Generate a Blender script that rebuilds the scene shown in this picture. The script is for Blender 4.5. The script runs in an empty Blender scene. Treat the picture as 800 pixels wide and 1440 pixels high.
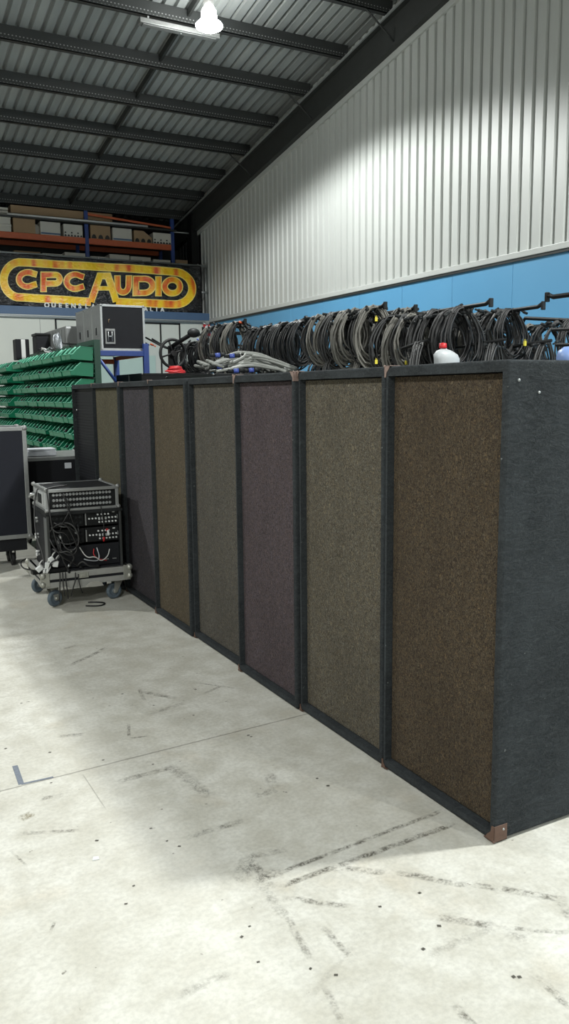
import bpy, bmesh, math, random
from mathutils import Vector, Matrix
scene = bpy.context.scene
COL = scene.collection
PI = math.pi
rnd = random.Random(7)

# ------------------------------------------------------------------ camera
FPX = 1139.22
CAM = Vector((0, 0, 1.55025))
YAW, PITCH, ROLL = math.radians(28.2034), math.radians(-8.3223), math.radians(-0.6184)
FW = Vector((math.sin(YAW)*math.cos(PITCH), math.cos(YAW)*math.cos(PITCH), math.sin(PITCH)))
_R = Vector((math.cos(YAW), -math.sin(YAW), 0)); _U = _R.cross(FW)
RT = math.cos(ROLL)*_R + math.sin(ROLL)*_U
UP = -math.sin(ROLL)*_R + math.cos(ROLL)*_U
cd = bpy.data.cameras.new('camera'); cam = bpy.data.objects.new('camera', cd); COL.objects.link(cam)
cd.sensor_fit = 'VERTICAL'; cd.sensor_height = 36; cd.lens = FPX/1440*36; cd.clip_start = .05; cd.clip_end = 200
m = Matrix.Identity(4)
for i in range(3):
    m[i][0], m[i][1], m[i][2], m[i][3] = RT[i], UP[i], -FW[i], CAM[i]
cam.matrix_world = m
scene.camera = cam

def ray(x, y): return FW + (x-400)/FPX*RT - (y-720)/FPX*UP
def at(x, y, ax, v):                       # where the sight line of a photo point meets a real plane of the building
    d = ray(x, y); i = 'XYZ'.index(ax); return CAM + d*((v-CAM[i])/d[i])

# ------------------------------------------------------------------ materials
def lin(c): return tuple((v/255/12.92 if v/255 <= .04045 else ((v/255+.055)/1.055)**2.4) for v in c)
def new_mat(name):
    mt = bpy.data.materials.new(name); mt.use_nodes = True
    nt = mt.node_tree; return mt, nt, nt.nodes['Principled BSDF']
def N(nt, typ, **kw):
    n = nt.nodes.new(typ)
    for k, v in kw.items():
        if k in n.inputs: n.inputs[k].default_value = v
        else: setattr(n, k, v)
    return n
def mix(nt, fac, a, b, blend='MIX'):
    n = nt.nodes.new('ShaderNodeMix'); n.data_type = 'RGBA'; n.blend_type = blend
    for sock, v in ((0, fac), (6, a), (7, b)):
        if hasattr(v, 'links'): nt.links.new(v, n.inputs[sock])
        else: n.inputs[sock].default_value = v if sock == 0 else (*v, 1)[:4]
    return n.outputs[2]
def ramp(nt, fac, stops):
    n = nt.nodes.new('ShaderNodeValToRGB'); e = n.color_ramp.elements
    while len(e) < len(stops): e.new(.5)
    for k, (p, c) in enumerate(stops):
        e[k].position = p; e[k].color = (*((c,)*3 if isinstance(c, (int, float)) else c), 1)
    nt.links.new(fac, n.inputs[0]); return n.outputs[0]
def coords(nt, scale=(1, 1, 1)):
    t = N(nt, 'ShaderNodeTexCoord'); mp = N(nt, 'ShaderNodeMapping'); mp.inputs['Scale'].default_value = scale
    nt.links.new(t.outputs['Object'], mp.inputs[0]); return mp.outputs[0]
def noise(nt, vec, scale, detail=3, rough=.55):
    n = N(nt, 'ShaderNodeTexNoise'); n.inputs['Scale'].default_value = scale
    n.inputs['Detail'].default_value = detail; n.inputs['Roughness'].default_value = rough
    nt.links.new(vec, n.inputs['Vector']); return n.outputs['Fac']
def bump(nt, bs, h, strength=.3, dist=.01):
    b = N(nt, 'ShaderNodeBump'); b.inputs['Strength'].default_value = strength; b.inputs['Distance'].default_value = dist
    nt.links.new(h, b.inputs['Height']); nt.links.new(b.outputs[0], bs.inputs['Normal'])
def plain(name, c, rough=.5, metal=0., var=.12, scale=14, spec=.5):
    mt, nt, bs = new_mat(name); c = lin(c)
    v = noise(nt, coords(nt), scale)
    col = mix(nt, v, tuple(x*(1-var) for x in c), tuple(min(1, x*(1+var)) for x in c))
    nt.links.new(col, bs.inputs['Base Color'])
    bs.inputs['Roughness'].default_value = rough; bs.inputs['Metallic'].default_value = metal
    bs.inputs['Specular IOR Level'].default_value = spec
    return mt
def carpet_mat():
    mt, nt, bs = new_mat('charcoal_carpet'); v = coords(nt)
    def n_(vec, sc, det, dist):
        q = N(nt, 'ShaderNodeTexNoise'); q.inputs['Scale'].default_value = sc; q.inputs['Detail'].default_value = det; q.inputs['Roughness'].default_value = .65; q.inputs['Distortion'].default_value = dist
        nt.links.new(vec, q.inputs['Vector']); return q.outputs['Fac']
    a = n_(v, 150, 4, 1.); b = noise(nt, coords(nt, (1, 1, .6)), 5, 4, .6); c = n_(coords(nt, (.6, .6, 1.5)), 34, 4, 1.2)
    base = mix(nt, ramp(nt, a, [(.3, 0), (.7, 1)]), lin((34, 36, 38)), lin((60, 64, 66)))
    base = mix(nt, ramp(nt, c, [(.38, .38), (.54, 0)]), base, lin((30, 32, 34)))
    base = mix(nt, ramp(nt, c, [(.56, 0), (.74, .3)]), base, lin((80, 84, 87)))
    base = mix(nt, ramp(nt, b, [(.4, 0), (.75, .35)]), base, lin((70, 75, 78)))
    w = noise(nt, v, 38, 2); base = mix(nt, ramp(nt, w, [(.74, 0), (.79, .6)]), base, lin((135, 138, 137)))
    nt.links.new(base, bs.inputs['Base Color']); bs.inputs['Roughness'].default_value = .95
    bs.inputs['Specular IOR Level'].default_value = .15
    bump(nt, bs, c, .55, .010); return mt
def grille_mat(name, dark, light):
    mt, nt, bs = new_mat(name); v = coords(nt); dk, lt = lin(dark), lin(light)
    def n_(vec, sc, det, dist):
        q = N(nt, 'ShaderNodeTexNoise'); q.inputs['Scale'].default_value = sc; q.inputs['Detail'].default_value = det; q.inputs['Roughness'].default_value = .6; q.inputs['Distortion'].default_value = dist
        nt.links.new(vec, q.inputs['Vector']); return q.outputs['Fac']
    a = n_(v, 95, 3, 1.6); a2 = n_(coords(nt, (1, 1.4, .75)), 100, 2, 2.5); b = noise(nt, coords(nt, (1, 1, .5)), 4, 3); h = noise(nt, v, 60, 1)
    base = mix(nt, ramp(nt, a, [(.40, 0), (.62, 1)]), tuple(x*.78 for x in dk), tuple((x+y)*.62 for x, y in zip(dk, lt)))
    hue = mix(nt, ramp(nt, h, [(.42, 0), (.58, 1)]), (lt[0]*1.55, lt[1]*1.42, lt[2]*1.2), (lt[0]*1.3, lt[1]*1.42, lt[2]*1.6))
    base = mix(nt, ramp(nt, a2, [(.54, 0), (.66, .95)]), base, hue)
    base = mix(nt, ramp(nt, b, [(.3, 0), (.7, .3)]), base, tuple(x*.7 for x in dk))
    nt.links.new(base, bs.inputs['Base Color']); bs.inputs['Roughness'].default_value = .9
    bs.inputs['Specular IOR Level'].default_value = .2
    bump(nt, bs, a2, 1., .008); return mt

M = {}
M['carpet'] = carpet_mat()
M['leather'] = plain('brown_corner', (96, 72, 60), .6, 0, .25, 60)
M['worn'] = plain('worn_corner', (136, 116, 108), .55, .2, .35, 90)
M['black'] = plain('black_laminate', (27, 28, 32), .6, 0, .2, spec=.22)
M['navy'] = plain('dark_laminate', (31, 33, 41), .65, 0, .12, spec=.22)
M['blackmetal'] = plain('black_steel', (24, 25, 26), .5, .0, .2, spec=.22)
M['rubber'] = plain('black_rubber', (22, 22, 23), .7)
M['alu'] = plain('aluminium', (168, 170, 170), .38, .75, .15, 40)
M['alu_dull'] = plain('dull_aluminium', (140, 141, 140), .5, .55, .2, 30)
M['steel'] = plain('galvanised_steel', (172, 176, 176), .45, .6, .15, 25)
M['white'] = plain('white_plastic', (214, 216, 215), .45, 0, .04)
M['bottle'] = plain('translucent_bottle', (178, 182, 184), .4, 0, .06, 10)
M['socket_grey'] = plain('socket_grey', (176, 178, 178), .35, .1, .2, 60)
M['side_grey'] = plain('worn_grey_side', (92, 94, 94), .5, 0, .25, 20)
M['paper'] = plain('white_paper', (205, 208, 214), .8, 0, .05)
M['office'] = plain('office_white', (196, 199, 192), .5, 0, .03, 4)
M['paleglass'] = plain('pale_green_panel', (176, 196, 188), .3, 0, .05, 3)
M['blue_trim'] = plain('blue_fascia', (66, 92, 124), .5, 0, .1, 5)
M['blue_rack'] = plain('blue_rack_paint', (34, 62, 128), .45, 0, .15, 20)
M['orange_rack'] = plain('orange_rack_paint', (190, 92, 52), .5, 0, .15, 20)
M['green'] = plain('green_bin_plastic', (0, 114, 80), .42, 0, .12, 6)
M['green_panel'] = plain('dark_green_panel', (14, 62, 46), .5, 0, .12, 6)
M['rubber_grey'] = plain('grey_tyre', (84, 96, 106), .6, 0, .12, 40)
M['zinc'] = plain('zinc_plate', (168, 168, 160), .42, .6, .15, 40)
M['greywood'] = plain('grey_dolly_board', (150, 150, 146), .6, .15, .18, 20)
M['red'] = plain('red_plastic', (190, 30, 36), .45)
M['red_cable'] = plain('red_cable_jacket', (196, 48, 52), .5)
M['yellow'] = plain('yellow_tag', (214, 200, 70), .6)
M['blue_conn'] = plain('blue_connector', (66, 84, 160), .4)
M['cable_grey'] = plain('grey_cable_jacket', (112, 110, 104), .5, 0, .25, 12)
M['cable_dark'] = plain('charcoal_cable_jacket', (58, 58, 58), .5, 0, .3, 12)
M['cable_black'] = plain('black_cable_jacket', (30, 30, 31), .45, 0, .3, 12)
M['cable_pale'] = plain('pale_grey_multicore', (128, 130, 125), .5, 0, .15, 12)
M['cable_white'] = plain('white_cable_jacket', (200, 200, 198), .5)
M['silver'] = plain('bright_cable', (186, 190, 196), .3, .4, .2, 30)
M['tan'] = plain('cardboard', (158, 132, 102), .8, 0, .1, 6)
M['boxwhite'] = plain('white_archive_box', (200, 197, 188), .75, 0, .05, 6)
M['vinyl'] = None
M['wear'] = plain('grey_case_side', (128, 130, 130), .5, .2, .15, 18)
M['orange'] = plain('orange_plastic', (214, 92, 46), .5)
M['blue_barrel'] = plain('pale_blue_plastic', (120, 146, 196), .4)
M['tape'] = plain('faded_blue_tape', (112, 119, 130), .7, 0, .45, 60)
M['dark_steel'] = plain('dark_painted_steel', (52, 54, 53), .55, .2, .2, 8)
M['cap'] = plain('black_cap', (34, 36, 37), .5, spec=.22)

# floor ----------------------------------------------------------------
def floor_mat():
    mt, nt, bs = new_mat('worn_concrete')
    t = N(nt, 'ShaderNodeTexCoord'); P = t.outputs['Object']
    a = noise(nt, P, 1.1, 5, .6); b = noise(nt, P, 7, 5, .65); c = noise(nt, P, 60, 3, .6)
    st = noise(nt, coords(nt, (1.2, 7, 1)), 2.2, 4, .6)
    base = mix(nt, ramp(nt, a, [(.3, 0), (.7, 1)]), lin((199, 197, 187)), lin((219, 218, 210)))
    base = mix(nt, ramp(nt, b, [(.38, .55), (.62, 0)]), base, lin((178, 174, 160)))
    base = mix(nt, ramp(nt, st, [(.62, 0), (.78, .5)]), base, lin((166, 163, 150)))
    base = mix(nt, ramp(nt, noise(nt, P, 2.3, 3), [(.60, 0), (.80, .40)]), base, lin((190, 172, 142)))
    base = mix(nt, ramp(nt, c, [(.35, .25), (.6, 0)]), base, lin((150, 148, 140)))
    # peppering of dark specks
    sp = noise(nt, P, 26, 2, .5); base = mix(nt, ramp(nt, sp, [(.735, 0), (.765, .75)]), base, lin((108, 104, 94)))
    nt.links.new(base, bs.inputs['Base Color'])
    nt.links.new(ramp(nt, b, [(.3, .42), (.7, .62)]), bs.inputs['Roughness']); bs.inputs['Specular IOR Level'].default_value = .35
    bump(nt, bs, b, .08, .01); return mt

# ------------------------------------------------------------------ mesh builder
class MB:
    def __init__(s): s.bm = bmesh.new(); s.mi = 0
    def _v(s, p): return s.bm.verts.new(p)
    def _f(s, vs, smooth=False):
        try: f = s.bm.faces.new(vs)
        except ValueError: return None
        f.material_index = s.mi; f.smooth = smooth; return f
    def box(s, a, b, bev=0, mat=None, seg=2):
        a, b = Vector(a), Vector(b)
        lo = Vector([min(a[i], b[i]) for i in range(3)]); hi = Vector([max(a[i], b[i]) for i in range(3)])
        t = bmesh.new(); bmesh.ops.create_cube(t, size=1)
        for v in t.verts: v.co = Vector([lo[i]+(v.co[i]+.5)*(hi[i]-lo[i]) for i in range(3)])
        if bev: bmesh.ops.bevel(t, geom=list(t.edges), offset=bev, segments=seg, profile=.5, affect='EDGES')
        return s.add(t, mat)
    def add(s, t, mat=None, smooth=False):
        if mat is not None: t.transform(mat)
        d = {}
        for v in t.verts: d[v] = s._v(v.co)
        for f in t.faces: s._f([d[v] for v in f.verts], smooth or f.smooth)
        t.free(); return s
    def cyl(s, p, q, r, n=12, r2=None, cap=True, smooth=True):
        p, q = Vector(p), Vector(q); r2 = r if r2 is None else r2
        ax = (q-p).normalized(); a = ax.orthogonal().normalized(); b = ax.cross(a)
        A = [s._v(p+(a*math.cos(2*PI*k/n)+b*math.sin(2*PI*k/n))*r) for k in range(n)]
        B = [s._v(q+(a*math.cos(2*PI*k/n)+b*math.sin(2*PI*k/n))*r2) for k in range(n)]
        for k in range(n): s._f([A[k], A[(k+1) % n], B[(k+1) % n], B[k]], smooth)
        if cap: s._f(A[::-1]); s._f(B)
        return s
    def tube(s, pts, r, n=6, closed=False):
        pts = [Vector(p) for p in pts]; L = len(pts); rings = []; nrm = None
        for i, p in enumerate(pts):
            a = pts[i-1] if (i > 0 or closed) else p; b = pts[(i+1) % L] if (i < L-1 or closed) else p
            t = (b-a).normalized()
            if nrm is None: nrm = t.orthogonal().normalized()
            nrm = nrm - t*nrm.dot(t)
            nrm = nrm.normalized() if nrm.length > 1e-6 else t.orthogonal().normalized()
            bn = t.cross(nrm)
            rings.append([s._v(p+(nrm*math.cos(2*PI*k/n)+bn*math.sin(2*PI*k/n))*r) for k in range(n)])
        for i in range(L if closed else L-1):
            A, B = rings[i], rings[(i+1) % L]; off = 0
            if closed and i == L-1:
                off = min(range(n), key=lambda o: (A[0].co-B[o].co).length)
            for k in range(n): s._f([A[k], A[(k+1) % n], B[(k+1+off) % n], B[(k+off) % n]], True)
        if not closed: s._f(rings[0][::-1]); s._f(rings[-1])
        return s
    def ring(s, c, ax, R, r, n=28, k=8):
        ax = Vector(ax).normalized(); a = ax.orthogonal().normalized(); b = ax.cross(a)
        return s.tube([Vector(c)+(a*math.cos(2*PI*i/n)+b*math.sin(2*PI*i/n))*R for i in range(n)], r, k, True)
    def lathe(s, prof, n=24, c=(0, 0, 0), smooth=True):
        c = Vector(c); rows = [[s._v(c+Vector((r*math.cos(2*PI*k/n), r*math.sin(2*PI*k/n), z))) for k in range(n)] for r, z in prof]
        for A, B in zip(rows, rows[1:]):
            for k in range(n): s._f([A[k], A[(k+1) % n], B[(k+1) % n], B[k]], smooth)
        if prof[0][0] > 1e-4: s._f(rows[0][::-1])
        if prof[-1][0] > 1e-4: s._f(rows[-1])
        return s
    def prism(s, poly, d, bev=0):                 # poly: list of 3-D points, d: extrusion vector
        d = Vector(d); A = [s._v(p) for p in poly]; B = [s._v(Vector(p)+d) for p in poly]
        s._f(A[::-1]); s._f(B); n = len(A)
        for k in range(n): s._f([A[k], A[(k+1) % n], B[(k+1) % n], B[k]])
        return s
    def sphere(s, c, r, n=12, m=8, sq=(1, 1, 1)):
        t = bmesh.new(); bmesh.ops.create_uvsphere(t, u_segments=n, v_segments=m, radius=r)
        for v in t.verts: v.co = Vector([v.co[i]*sq[i] for i in range(3)])+Vector(c)
        return s.add(t, None, True)
    def build(s, name, mat, parent=None, loc=None):
        bmesh.ops.recalc_face_normals(s.bm, faces=list(s.bm.faces))
        me = bpy.data.meshes.new(name); s.bm.to_mesh(me); s.bm.free()
        for mm in (mat if isinstance(mat, (list, tuple)) else [mat]): me.materials.append(M[mm] if isinstance(mm, str) else mm)
        o = bpy.data.objects.new(name, me); COL.objects.link(o)
        if parent: o.parent = parent
        if loc is not None: o.location = loc
        return o
def tag(o, label=None, cat=None, group=None, kind=None):
    for k, v in (('label', label), ('category', cat), ('group', group), ('kind', kind)):
        if v: o[k] = v
    return o
def empty(name, loc, label=None, cat=None, group=None, rz=0):
    o = bpy.data.objects.new(name, None); COL.objects.link(o); o.location = loc; o.rotation_euler = (0, 0, rz); o.empty_display_size = .1
    return tag(o, label, cat, group)
def struct(o): o['kind'] = 'structure'; return o
KIDS = {}
def copy_tree(o, parent=None, kids=None):
    c = o.copy(); COL.objects.link(c)
    if parent: c.parent = parent
    for ch in (kids or [x for x in o.children]): copy_tree(ch, c)
    return c
ORD = ['first', 'second', 'third', 'fourth', 'fifth', 'sixth', 'seventh', 'eighth', 'ninth', 'tenth', 'eleventh', 'twelfth', 'thirteenth', 'fourteenth',
       'fifteenth', 'sixteenth', 'seventeenth', 'eighteenth', 'nineteenth', 'twentieth', 'twenty-first', 'twenty-second']
def look(d):                                       # rotation taking +Z to d
    return Vector(d).to_track_quat('Z', 'Y').to_matrix().to_4x4()

# ================================================================== SETTING
XW = 6.566                 # gable wall plane
SL = .158                  # roof slope
A0 = 4.816 + SL*15.57
def zr(y): return A0 - SL*y           # lower edge of the gable rafter
def zp(y): return zr(y)+.38           # underside of the purlins
def zs(y): return zp(y)+.20           # underside of the roof sheets
YF, YN, XL = 16.9, -7.0, -10.0
f = MB(); f.box((XL, YN, -.12), (XW+.2, YF, 0)); struct(f.build('floor', floor_mat()))

def px(x, y): return at(x, y, 'Z', 0)
marks = [((100,935),(150,911),.022,.5), ((170,1098),(240,1080),.022,.65), ((181,1018),(181,1037),.010,.5), ((181,1038),(205,1036),.010,.6),
         ((92,912),(106,908),.02,.4), ((195,968),(203,985),.012,.5), ((200,973),(245,982),.02,.45), ((286,976),(310,965),.014,.45), ((275,960),(345,970),.008,.5),
         ((240,1078),(296,1120),.035,.4), ((262,1178),(342,1154),.02,.5), ((395,1227),(622,1140),.013,.75), ((395,1246),(640,1158),.016,.85),
         ((340,1235),(348,1212),.035,.55), ((352,1210),(384,1247),.02,.55), ((350,1205),(400,1196),.02,.45), ((362,1238),(392,1226),.03,.5),
         ((470,1220),(536,1228),.022,.6), ((560,1227),(655,1245),.020,.65), ((668,1244),(792,1266),.020,.7), ((400,1262),(490,1275),.016,.55),
         ((618,1290),(688,1302),.02,.65), ((700,1304),(800,1312),.012,.6), ((715,1315),(735,1319),.02,.4), ((455,1305),(490,1344),.014,.5), ((400,1280),(436,1350),.014,.4),
         ((755,1374),(800,1416),.016,.6), ((642,1417),(662,1440),.016,.65), ((600,1345),(700,1300),.02,.25), ((790,1270),(800,1290),.02,.4), ((458,1390),(482,1440),.013,.35),
         ((70,1170),(108,1168),.014,.55), ((30,1172),(62,1171),.016,.35), ((16,1197),(36,1217),.006,.7), ((60,1123),(85,1119),.02,.4), ((85,1035),(115,1033),.02,.4),
         ((210,1005),(260,988),.02,.3), ((70,1312),(78,1295),.006,.6), ((365,1240),(400,1290),.02,.3), ((380,1090),(384,1105),.03,.4), ((362,1118),(384,1112),.025,.5),
         ((438,1400),(520,1300),.012,.15), ((250,1400),(320,1370),.02,.3)]
lines = [((-4, 2.97), (1.9, 3.279), .006, .3), (tuple(px(115,1087))[:2], tuple(px(150,1140))[:2], .003, .22), ((-9, 7.9), (9, 8.2), .006, .4), ((-9,-1.9),(9,-1.6),.006,.5)]
for x, y, w in ((534,1275,.012),(617,1302,.015),(595,1335,.014),(472,1371,.012),(722,1374,.014),(730,1374,.014),(136,1182,.014),(72,1101,.010),(30,989,.012),(215,1075,.010),(349,1034,.013),(353,1036,.011),
                (212,1165,.010),(235,1183,.010),(252,1190,.012),(177,1271,.011),(188,1246,.010),(340,1318,.012),(351,1303,.009),(363,1353,.01),(437,1363,.01),(70,1058,.014),(8,1053,.014),(145,1069,.012),(172,976,.012),(216,992,.01),(272,1006,.011),(446,1095,.012),(461,1105,.016),(590,1256,.013)):
    p = px(x, y); lines.append(((p.x-.002, p.y), (p.x+.002, p.y+rnd.uniform(-.003, .003)), w*.48, .85))
def stain_mat(name, c, ragged):
    mt, nt, bs = new_mat(name); at_ = N(nt, 'ShaderNodeAttribute'); at_.attribute_name = 'wear'
    P = coords(nt); bs.inputs['Base Color'].default_value = (*lin(c), 1); bs.inputs['Roughness'].default_value = .6
    m_ = N(nt, 'ShaderNodeMath', operation='MULTIPLY'); nt.links.new(at_.outputs['Fac'], m_.inputs[0])
    if ragged:
        n2 = N(nt, 'ShaderNodeMath', operation='MULTIPLY'); nt.links.new(ramp(nt, noise(nt, P, 24, 4, .7), [(.40, .05), (.62, .95)]), n2.inputs[0]); nt.links.new(ramp(nt, noise(nt, P, 110, 2, .6), [(.35, .25), (.55, 1)]), n2.inputs[1])
        nt.links.new(n2.outputs[0], m_.inputs[1])
    else: m_.inputs[1].default_value = 1
    nt.links.new(m_.outputs[0], bs.inputs['Alpha']); return mt
def markings(items, mt, z):
    b = MB(); vals = []
    for p, q, w, s_ in items:
        p, q = Vector((p[0], p[1], z)), Vector((q[0], q[1], z)); d = (q-p).normalized(); nn = Vector((-d.y, d.x, 0)); p = p-d*w*.7; q = q+d*w*.7; K = max(6, int((q-p).length/.05)); rows = []
        for i in range(K+1):
            t_ = i/K; e = min(1, min(t_, 1-t_)*K/1.0)*s_; wob = nn*rnd.uniform(-.10, .10)*w; row = []
            for u, f in ((-1, 0), (-.45, 1), (.45, 1), (1, 0)):
                row.append(b._v(p.lerp(q, t_)+nn*u*w+wob)); vals.append(f*e)
            rows.append(row)
        for A, B in zip(rows, rows[1:]):
            for k in range(3): b._f([A[k], A[k+1], B[k+1], B[k]])
    me_vals = vals
    o = b.build('floor_marking', mt); a_ = o.data.attributes.new('wear', 'FLOAT', 'POINT')
    a_.data.foreach_set('value', me_vals); return struct(o)
markings([(px(*p), px(*q), w, s_) for p, q, w, s_ in marks], stain_mat('dark_scuff', (116, 112, 102), True), .0006)
markings(lines, stain_mat('dark_joint', (74, 70, 62), False), .0009)
p = px(38, 1149); markings([((p.x-.012, p.y), (p.x+.012, p.y+.012), .026, .75)], stain_mat('tan_stain', (150, 140, 112), True), .0005)

# profiled wall sheet, ribs vertical
wallm, nt, bs = new_mat('off_white_wall_sheet')
v = noise(nt, coords(nt, (1, 1, .25)), 2.5, 3)
nt.links.new(mix(nt, v, lin((177, 180, 177)), lin((193, 196, 193))), bs.inputs['Base Color'])
bs.inputs['Roughness'].default_value = .42; bs.inputs['Specular IOR Level'].default_value = .5
def wall_sheet(y0, y1, zb, mt):
    w = MB(); pitch = .1625; y = y0; prof = []
    while y < y1:
        prof += [(y, 0), (y+.108, 0), (y+.120, .030), (y+.150, .030)]; y += pitch
    prof.append((y, 0))
    bot = [w._v((XW-.03+d, yy, zb)) for yy, d in prof]; top = [w._v((XW-.03+d, yy, zs(yy)+.1)) for yy, d in prof]
    for k in range(len(prof)-1): w._f([bot[k], bot[k+1], top[k+1], top[k]])
    return w.build('wall_right', mt)
ZB = 3.02
struct(wall_sheet(YN, 15.62, ZB, wallm))
darkm = plain('unlit_dark_sheet', (40, 43, 44), .7, 0, .15, 3)  # darkness of the far end is put into this sheet's colour
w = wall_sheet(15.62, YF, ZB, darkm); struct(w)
# a solid skin behind the sheet keeps the daylight out
w = MB(); w.box((XW+.06, YN, 0), (XW+.2, YF, zs(YN)+.3)); struct(w.build('wall_right', wallm))
bluem, nt, bs = new_mat('blue_painted_panel')
v = noise(nt, coords(nt, (1, 1, 1)), .8, 3)
nt.links.new(mix(nt, v, lin((84, 146, 188)), lin((98, 160, 200))), bs.inputs['Base Color']); bs.inputs['Roughness'].default_value = .5
for k in range(24):
    y0 = 7.846-1.005*14+1.005*k
    if y0 > YF: break
    w = MB(); w.box((XW-.045, max(YN, y0+.002), 0), (XW+.05, min(YF, y0+1.003), 2.95), .003); struct(w.build('wall_right', bluem))
w = MB(); w.box((XW-.075, YN, 2.965), (XW+.05, YF, 3.03), .006); struct(w.build('trim_1', wallm))
w = MB(); w.box((XW-.065, YN, 2.935), (XW+.05, YF, 2.965)); struct(w.build('trim_2', 'dark_steel'))

# trim along the top of the sheets under the rafter and the rafter itself
def sloped(name, x0, x1, y0, y1, dz0, dz1, mt):
    b = MB(); b.prism([(x0, y0, zr(y0)+dz0), (x0, y1, zr(y1)+dz0), (x0, y1, zr(y1)+dz1), (x0, y0, zr(y0)+dz1)], (x1-x0, 0, 0)); return struct(b.build(name, mt))
sloped('trim_3', XW-.06, XW-.02, YN, 15.9, -.075, .03, wallm)
sloped('gable_beam', XW-.14, XW-.03, YN, YF, .0, .36, 'dark_steel')
sloped('gable_beam', XW-.22, XW-.03, YN, YF, .34, .38, 'dark_steel')
sloped('trim_4', XW-.245, XW-.222, YN, YF, .33, .355, 'steel')
# far column
w = MB(); w.box((XW-.18, 15.72, 0), (XW-.02, 15.95, 5.2)); struct(w.build('steel_column', 'blackmetal'))

# roof sheets
roofm, nt, bs = new_mat('zincalume_roof_sheet')
v = noise(nt, coords(nt, (1, .3, 1)), 3, 4); v2 = noise(nt, coords(nt, (6.6, .15, .1)), 1, 1)
c = mix(nt, v, lin((144, 148, 148)), lin((170, 174, 172))); c = mix(nt, ramp(nt, v2, [(.3, .5), (.7, 0)]), c, lin((120, 125, 126)))
nt.links.new(c, bs.inputs['Base Color']); bs.inputs['Roughness'].default_value = .5; bs.inputs['Metallic'].default_value = .12
b = MB(); prof = []; x = XL
while x < XW:
    prof += [(x, 0), (x+.098, 0), (x+.112, .045), (x+.140, .045)]; x += .1535
A = [b._v((xx, YN, zs(YN)+d)) for xx, d in prof]; B = [b._v((xx, YF, zs(YF)+d)) for xx, d in prof]
for k in range(len(prof)-1): b._f([A[k], A[k+1], B[k+1], B[k]])
struct(b.build('roof', roofm))
b = MB(); b.prism([(XL, YN, zs(YN)+.1), (XL, YF, zs(YF)+.1), (XL, YF, zs(YF)+.2), (XL, YN, zs(YN)+.2)], (XW+.2-XL, 0, 0)); struct(b.build('roof', 'dark_steel'))
# purlins with a line of pale fixings
purm, nt, bs = new_mat('purlin_paint')
t = N(nt, 'ShaderNodeTexCoord'); sx = N(nt, 'ShaderNodeSeparateXYZ'); nt.links.new(t.outputs['Object'], sx.inputs[0])
def mth(op, a, b=None):
    n = nt.nodes.new('ShaderNodeMath'); n.operation = op
    for k, q in enumerate((a, b)):
        if q is None: continue
        if hasattr(q, 'links'): nt.links.new(q, n.inputs[k])
        else: n.inputs[k].default_value = q
    return n.outputs[0]
fx = mth('LESS_THAN', mth('FRACT', mth('MULTIPLY', sx.outputs[0], 22.)), .38)
za = mth('LESS_THAN', mth('ABSOLUTE', mth('SUBTRACT', sx.outputs[2], .028)), .007); zb_ = mth('LESS_THAN', mth('ABSOLUTE', mth('SUBTRACT', sx.outputs[2], .085)), .006)
dots = mth('MULTIPLY', fx, mth('ADD', za, zb_))
nt.links.new(mix(nt, dots, lin((58, 60, 60)), lin((150, 152, 150))), bs.inputs['Base Color']); bs.inputs['Roughness'].default_value = .5; bs.inputs['Metallic'].default_value = .2
PY = [10.07-1.033*k for k in range(-6, 17)]
for y in PY:
    if y > YF-.1 or y < YN+.1: continue
    b = MB(); z = 0
    b.box((XL, -.006, 0), (XW-.1, .006, .198)); b.box((XL, -.07, 0), (XW-.1, 0, .010)); b.box((XL, 0, .188), (XW-.1, .07, .198)); b.box((XL, -.07, 0), (XL+XW-XL-.1, -.062, .025))
    struct(b.build('purlin_beam', purm, None, (0, y, zp(y))))
# bridging between purlins
for xx in (4.12, -.2, -5.0):
    for y in PY:
        if y > YF-1.2 or y < YN+.2: continue
        b = MB(); b.prism([(xx-.02, y+.03, zp(y)+.10), (xx-.02, y+1.0, zp(y+1.0)+.10), (xx-.02, y+1.0, zp(y+1.0)+.19), (xx-.02, y+.03, zp(y)+.19)], (.032, 0, 0))
        struct(b.build('bridging_beam', 'dark_steel'))
# fly braces from purlins down to the rafter
for y in (9.04, 11.1, 13.17):
    b = MB(); b.cyl((XW-.55, y-.05, zp(y)+.02), (XW-.14, y-.1, zr(y)+.06), .012, 6); struct(b.build('brace_beam', 'dark_steel'))
# remaining shell
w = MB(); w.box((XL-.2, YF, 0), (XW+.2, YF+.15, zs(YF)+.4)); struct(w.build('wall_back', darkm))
w = MB(); w.box((XL-.2, YN-.15, 0), (XW+.2, YN, zs(YN)+.4)); struct(w.build('wall_front', wallm))
w = MB(); w.box((XL-.2, YN, 0), (XL, YF, zs(YN)+.4)); struct(w.build('wall_left', wallm))

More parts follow.
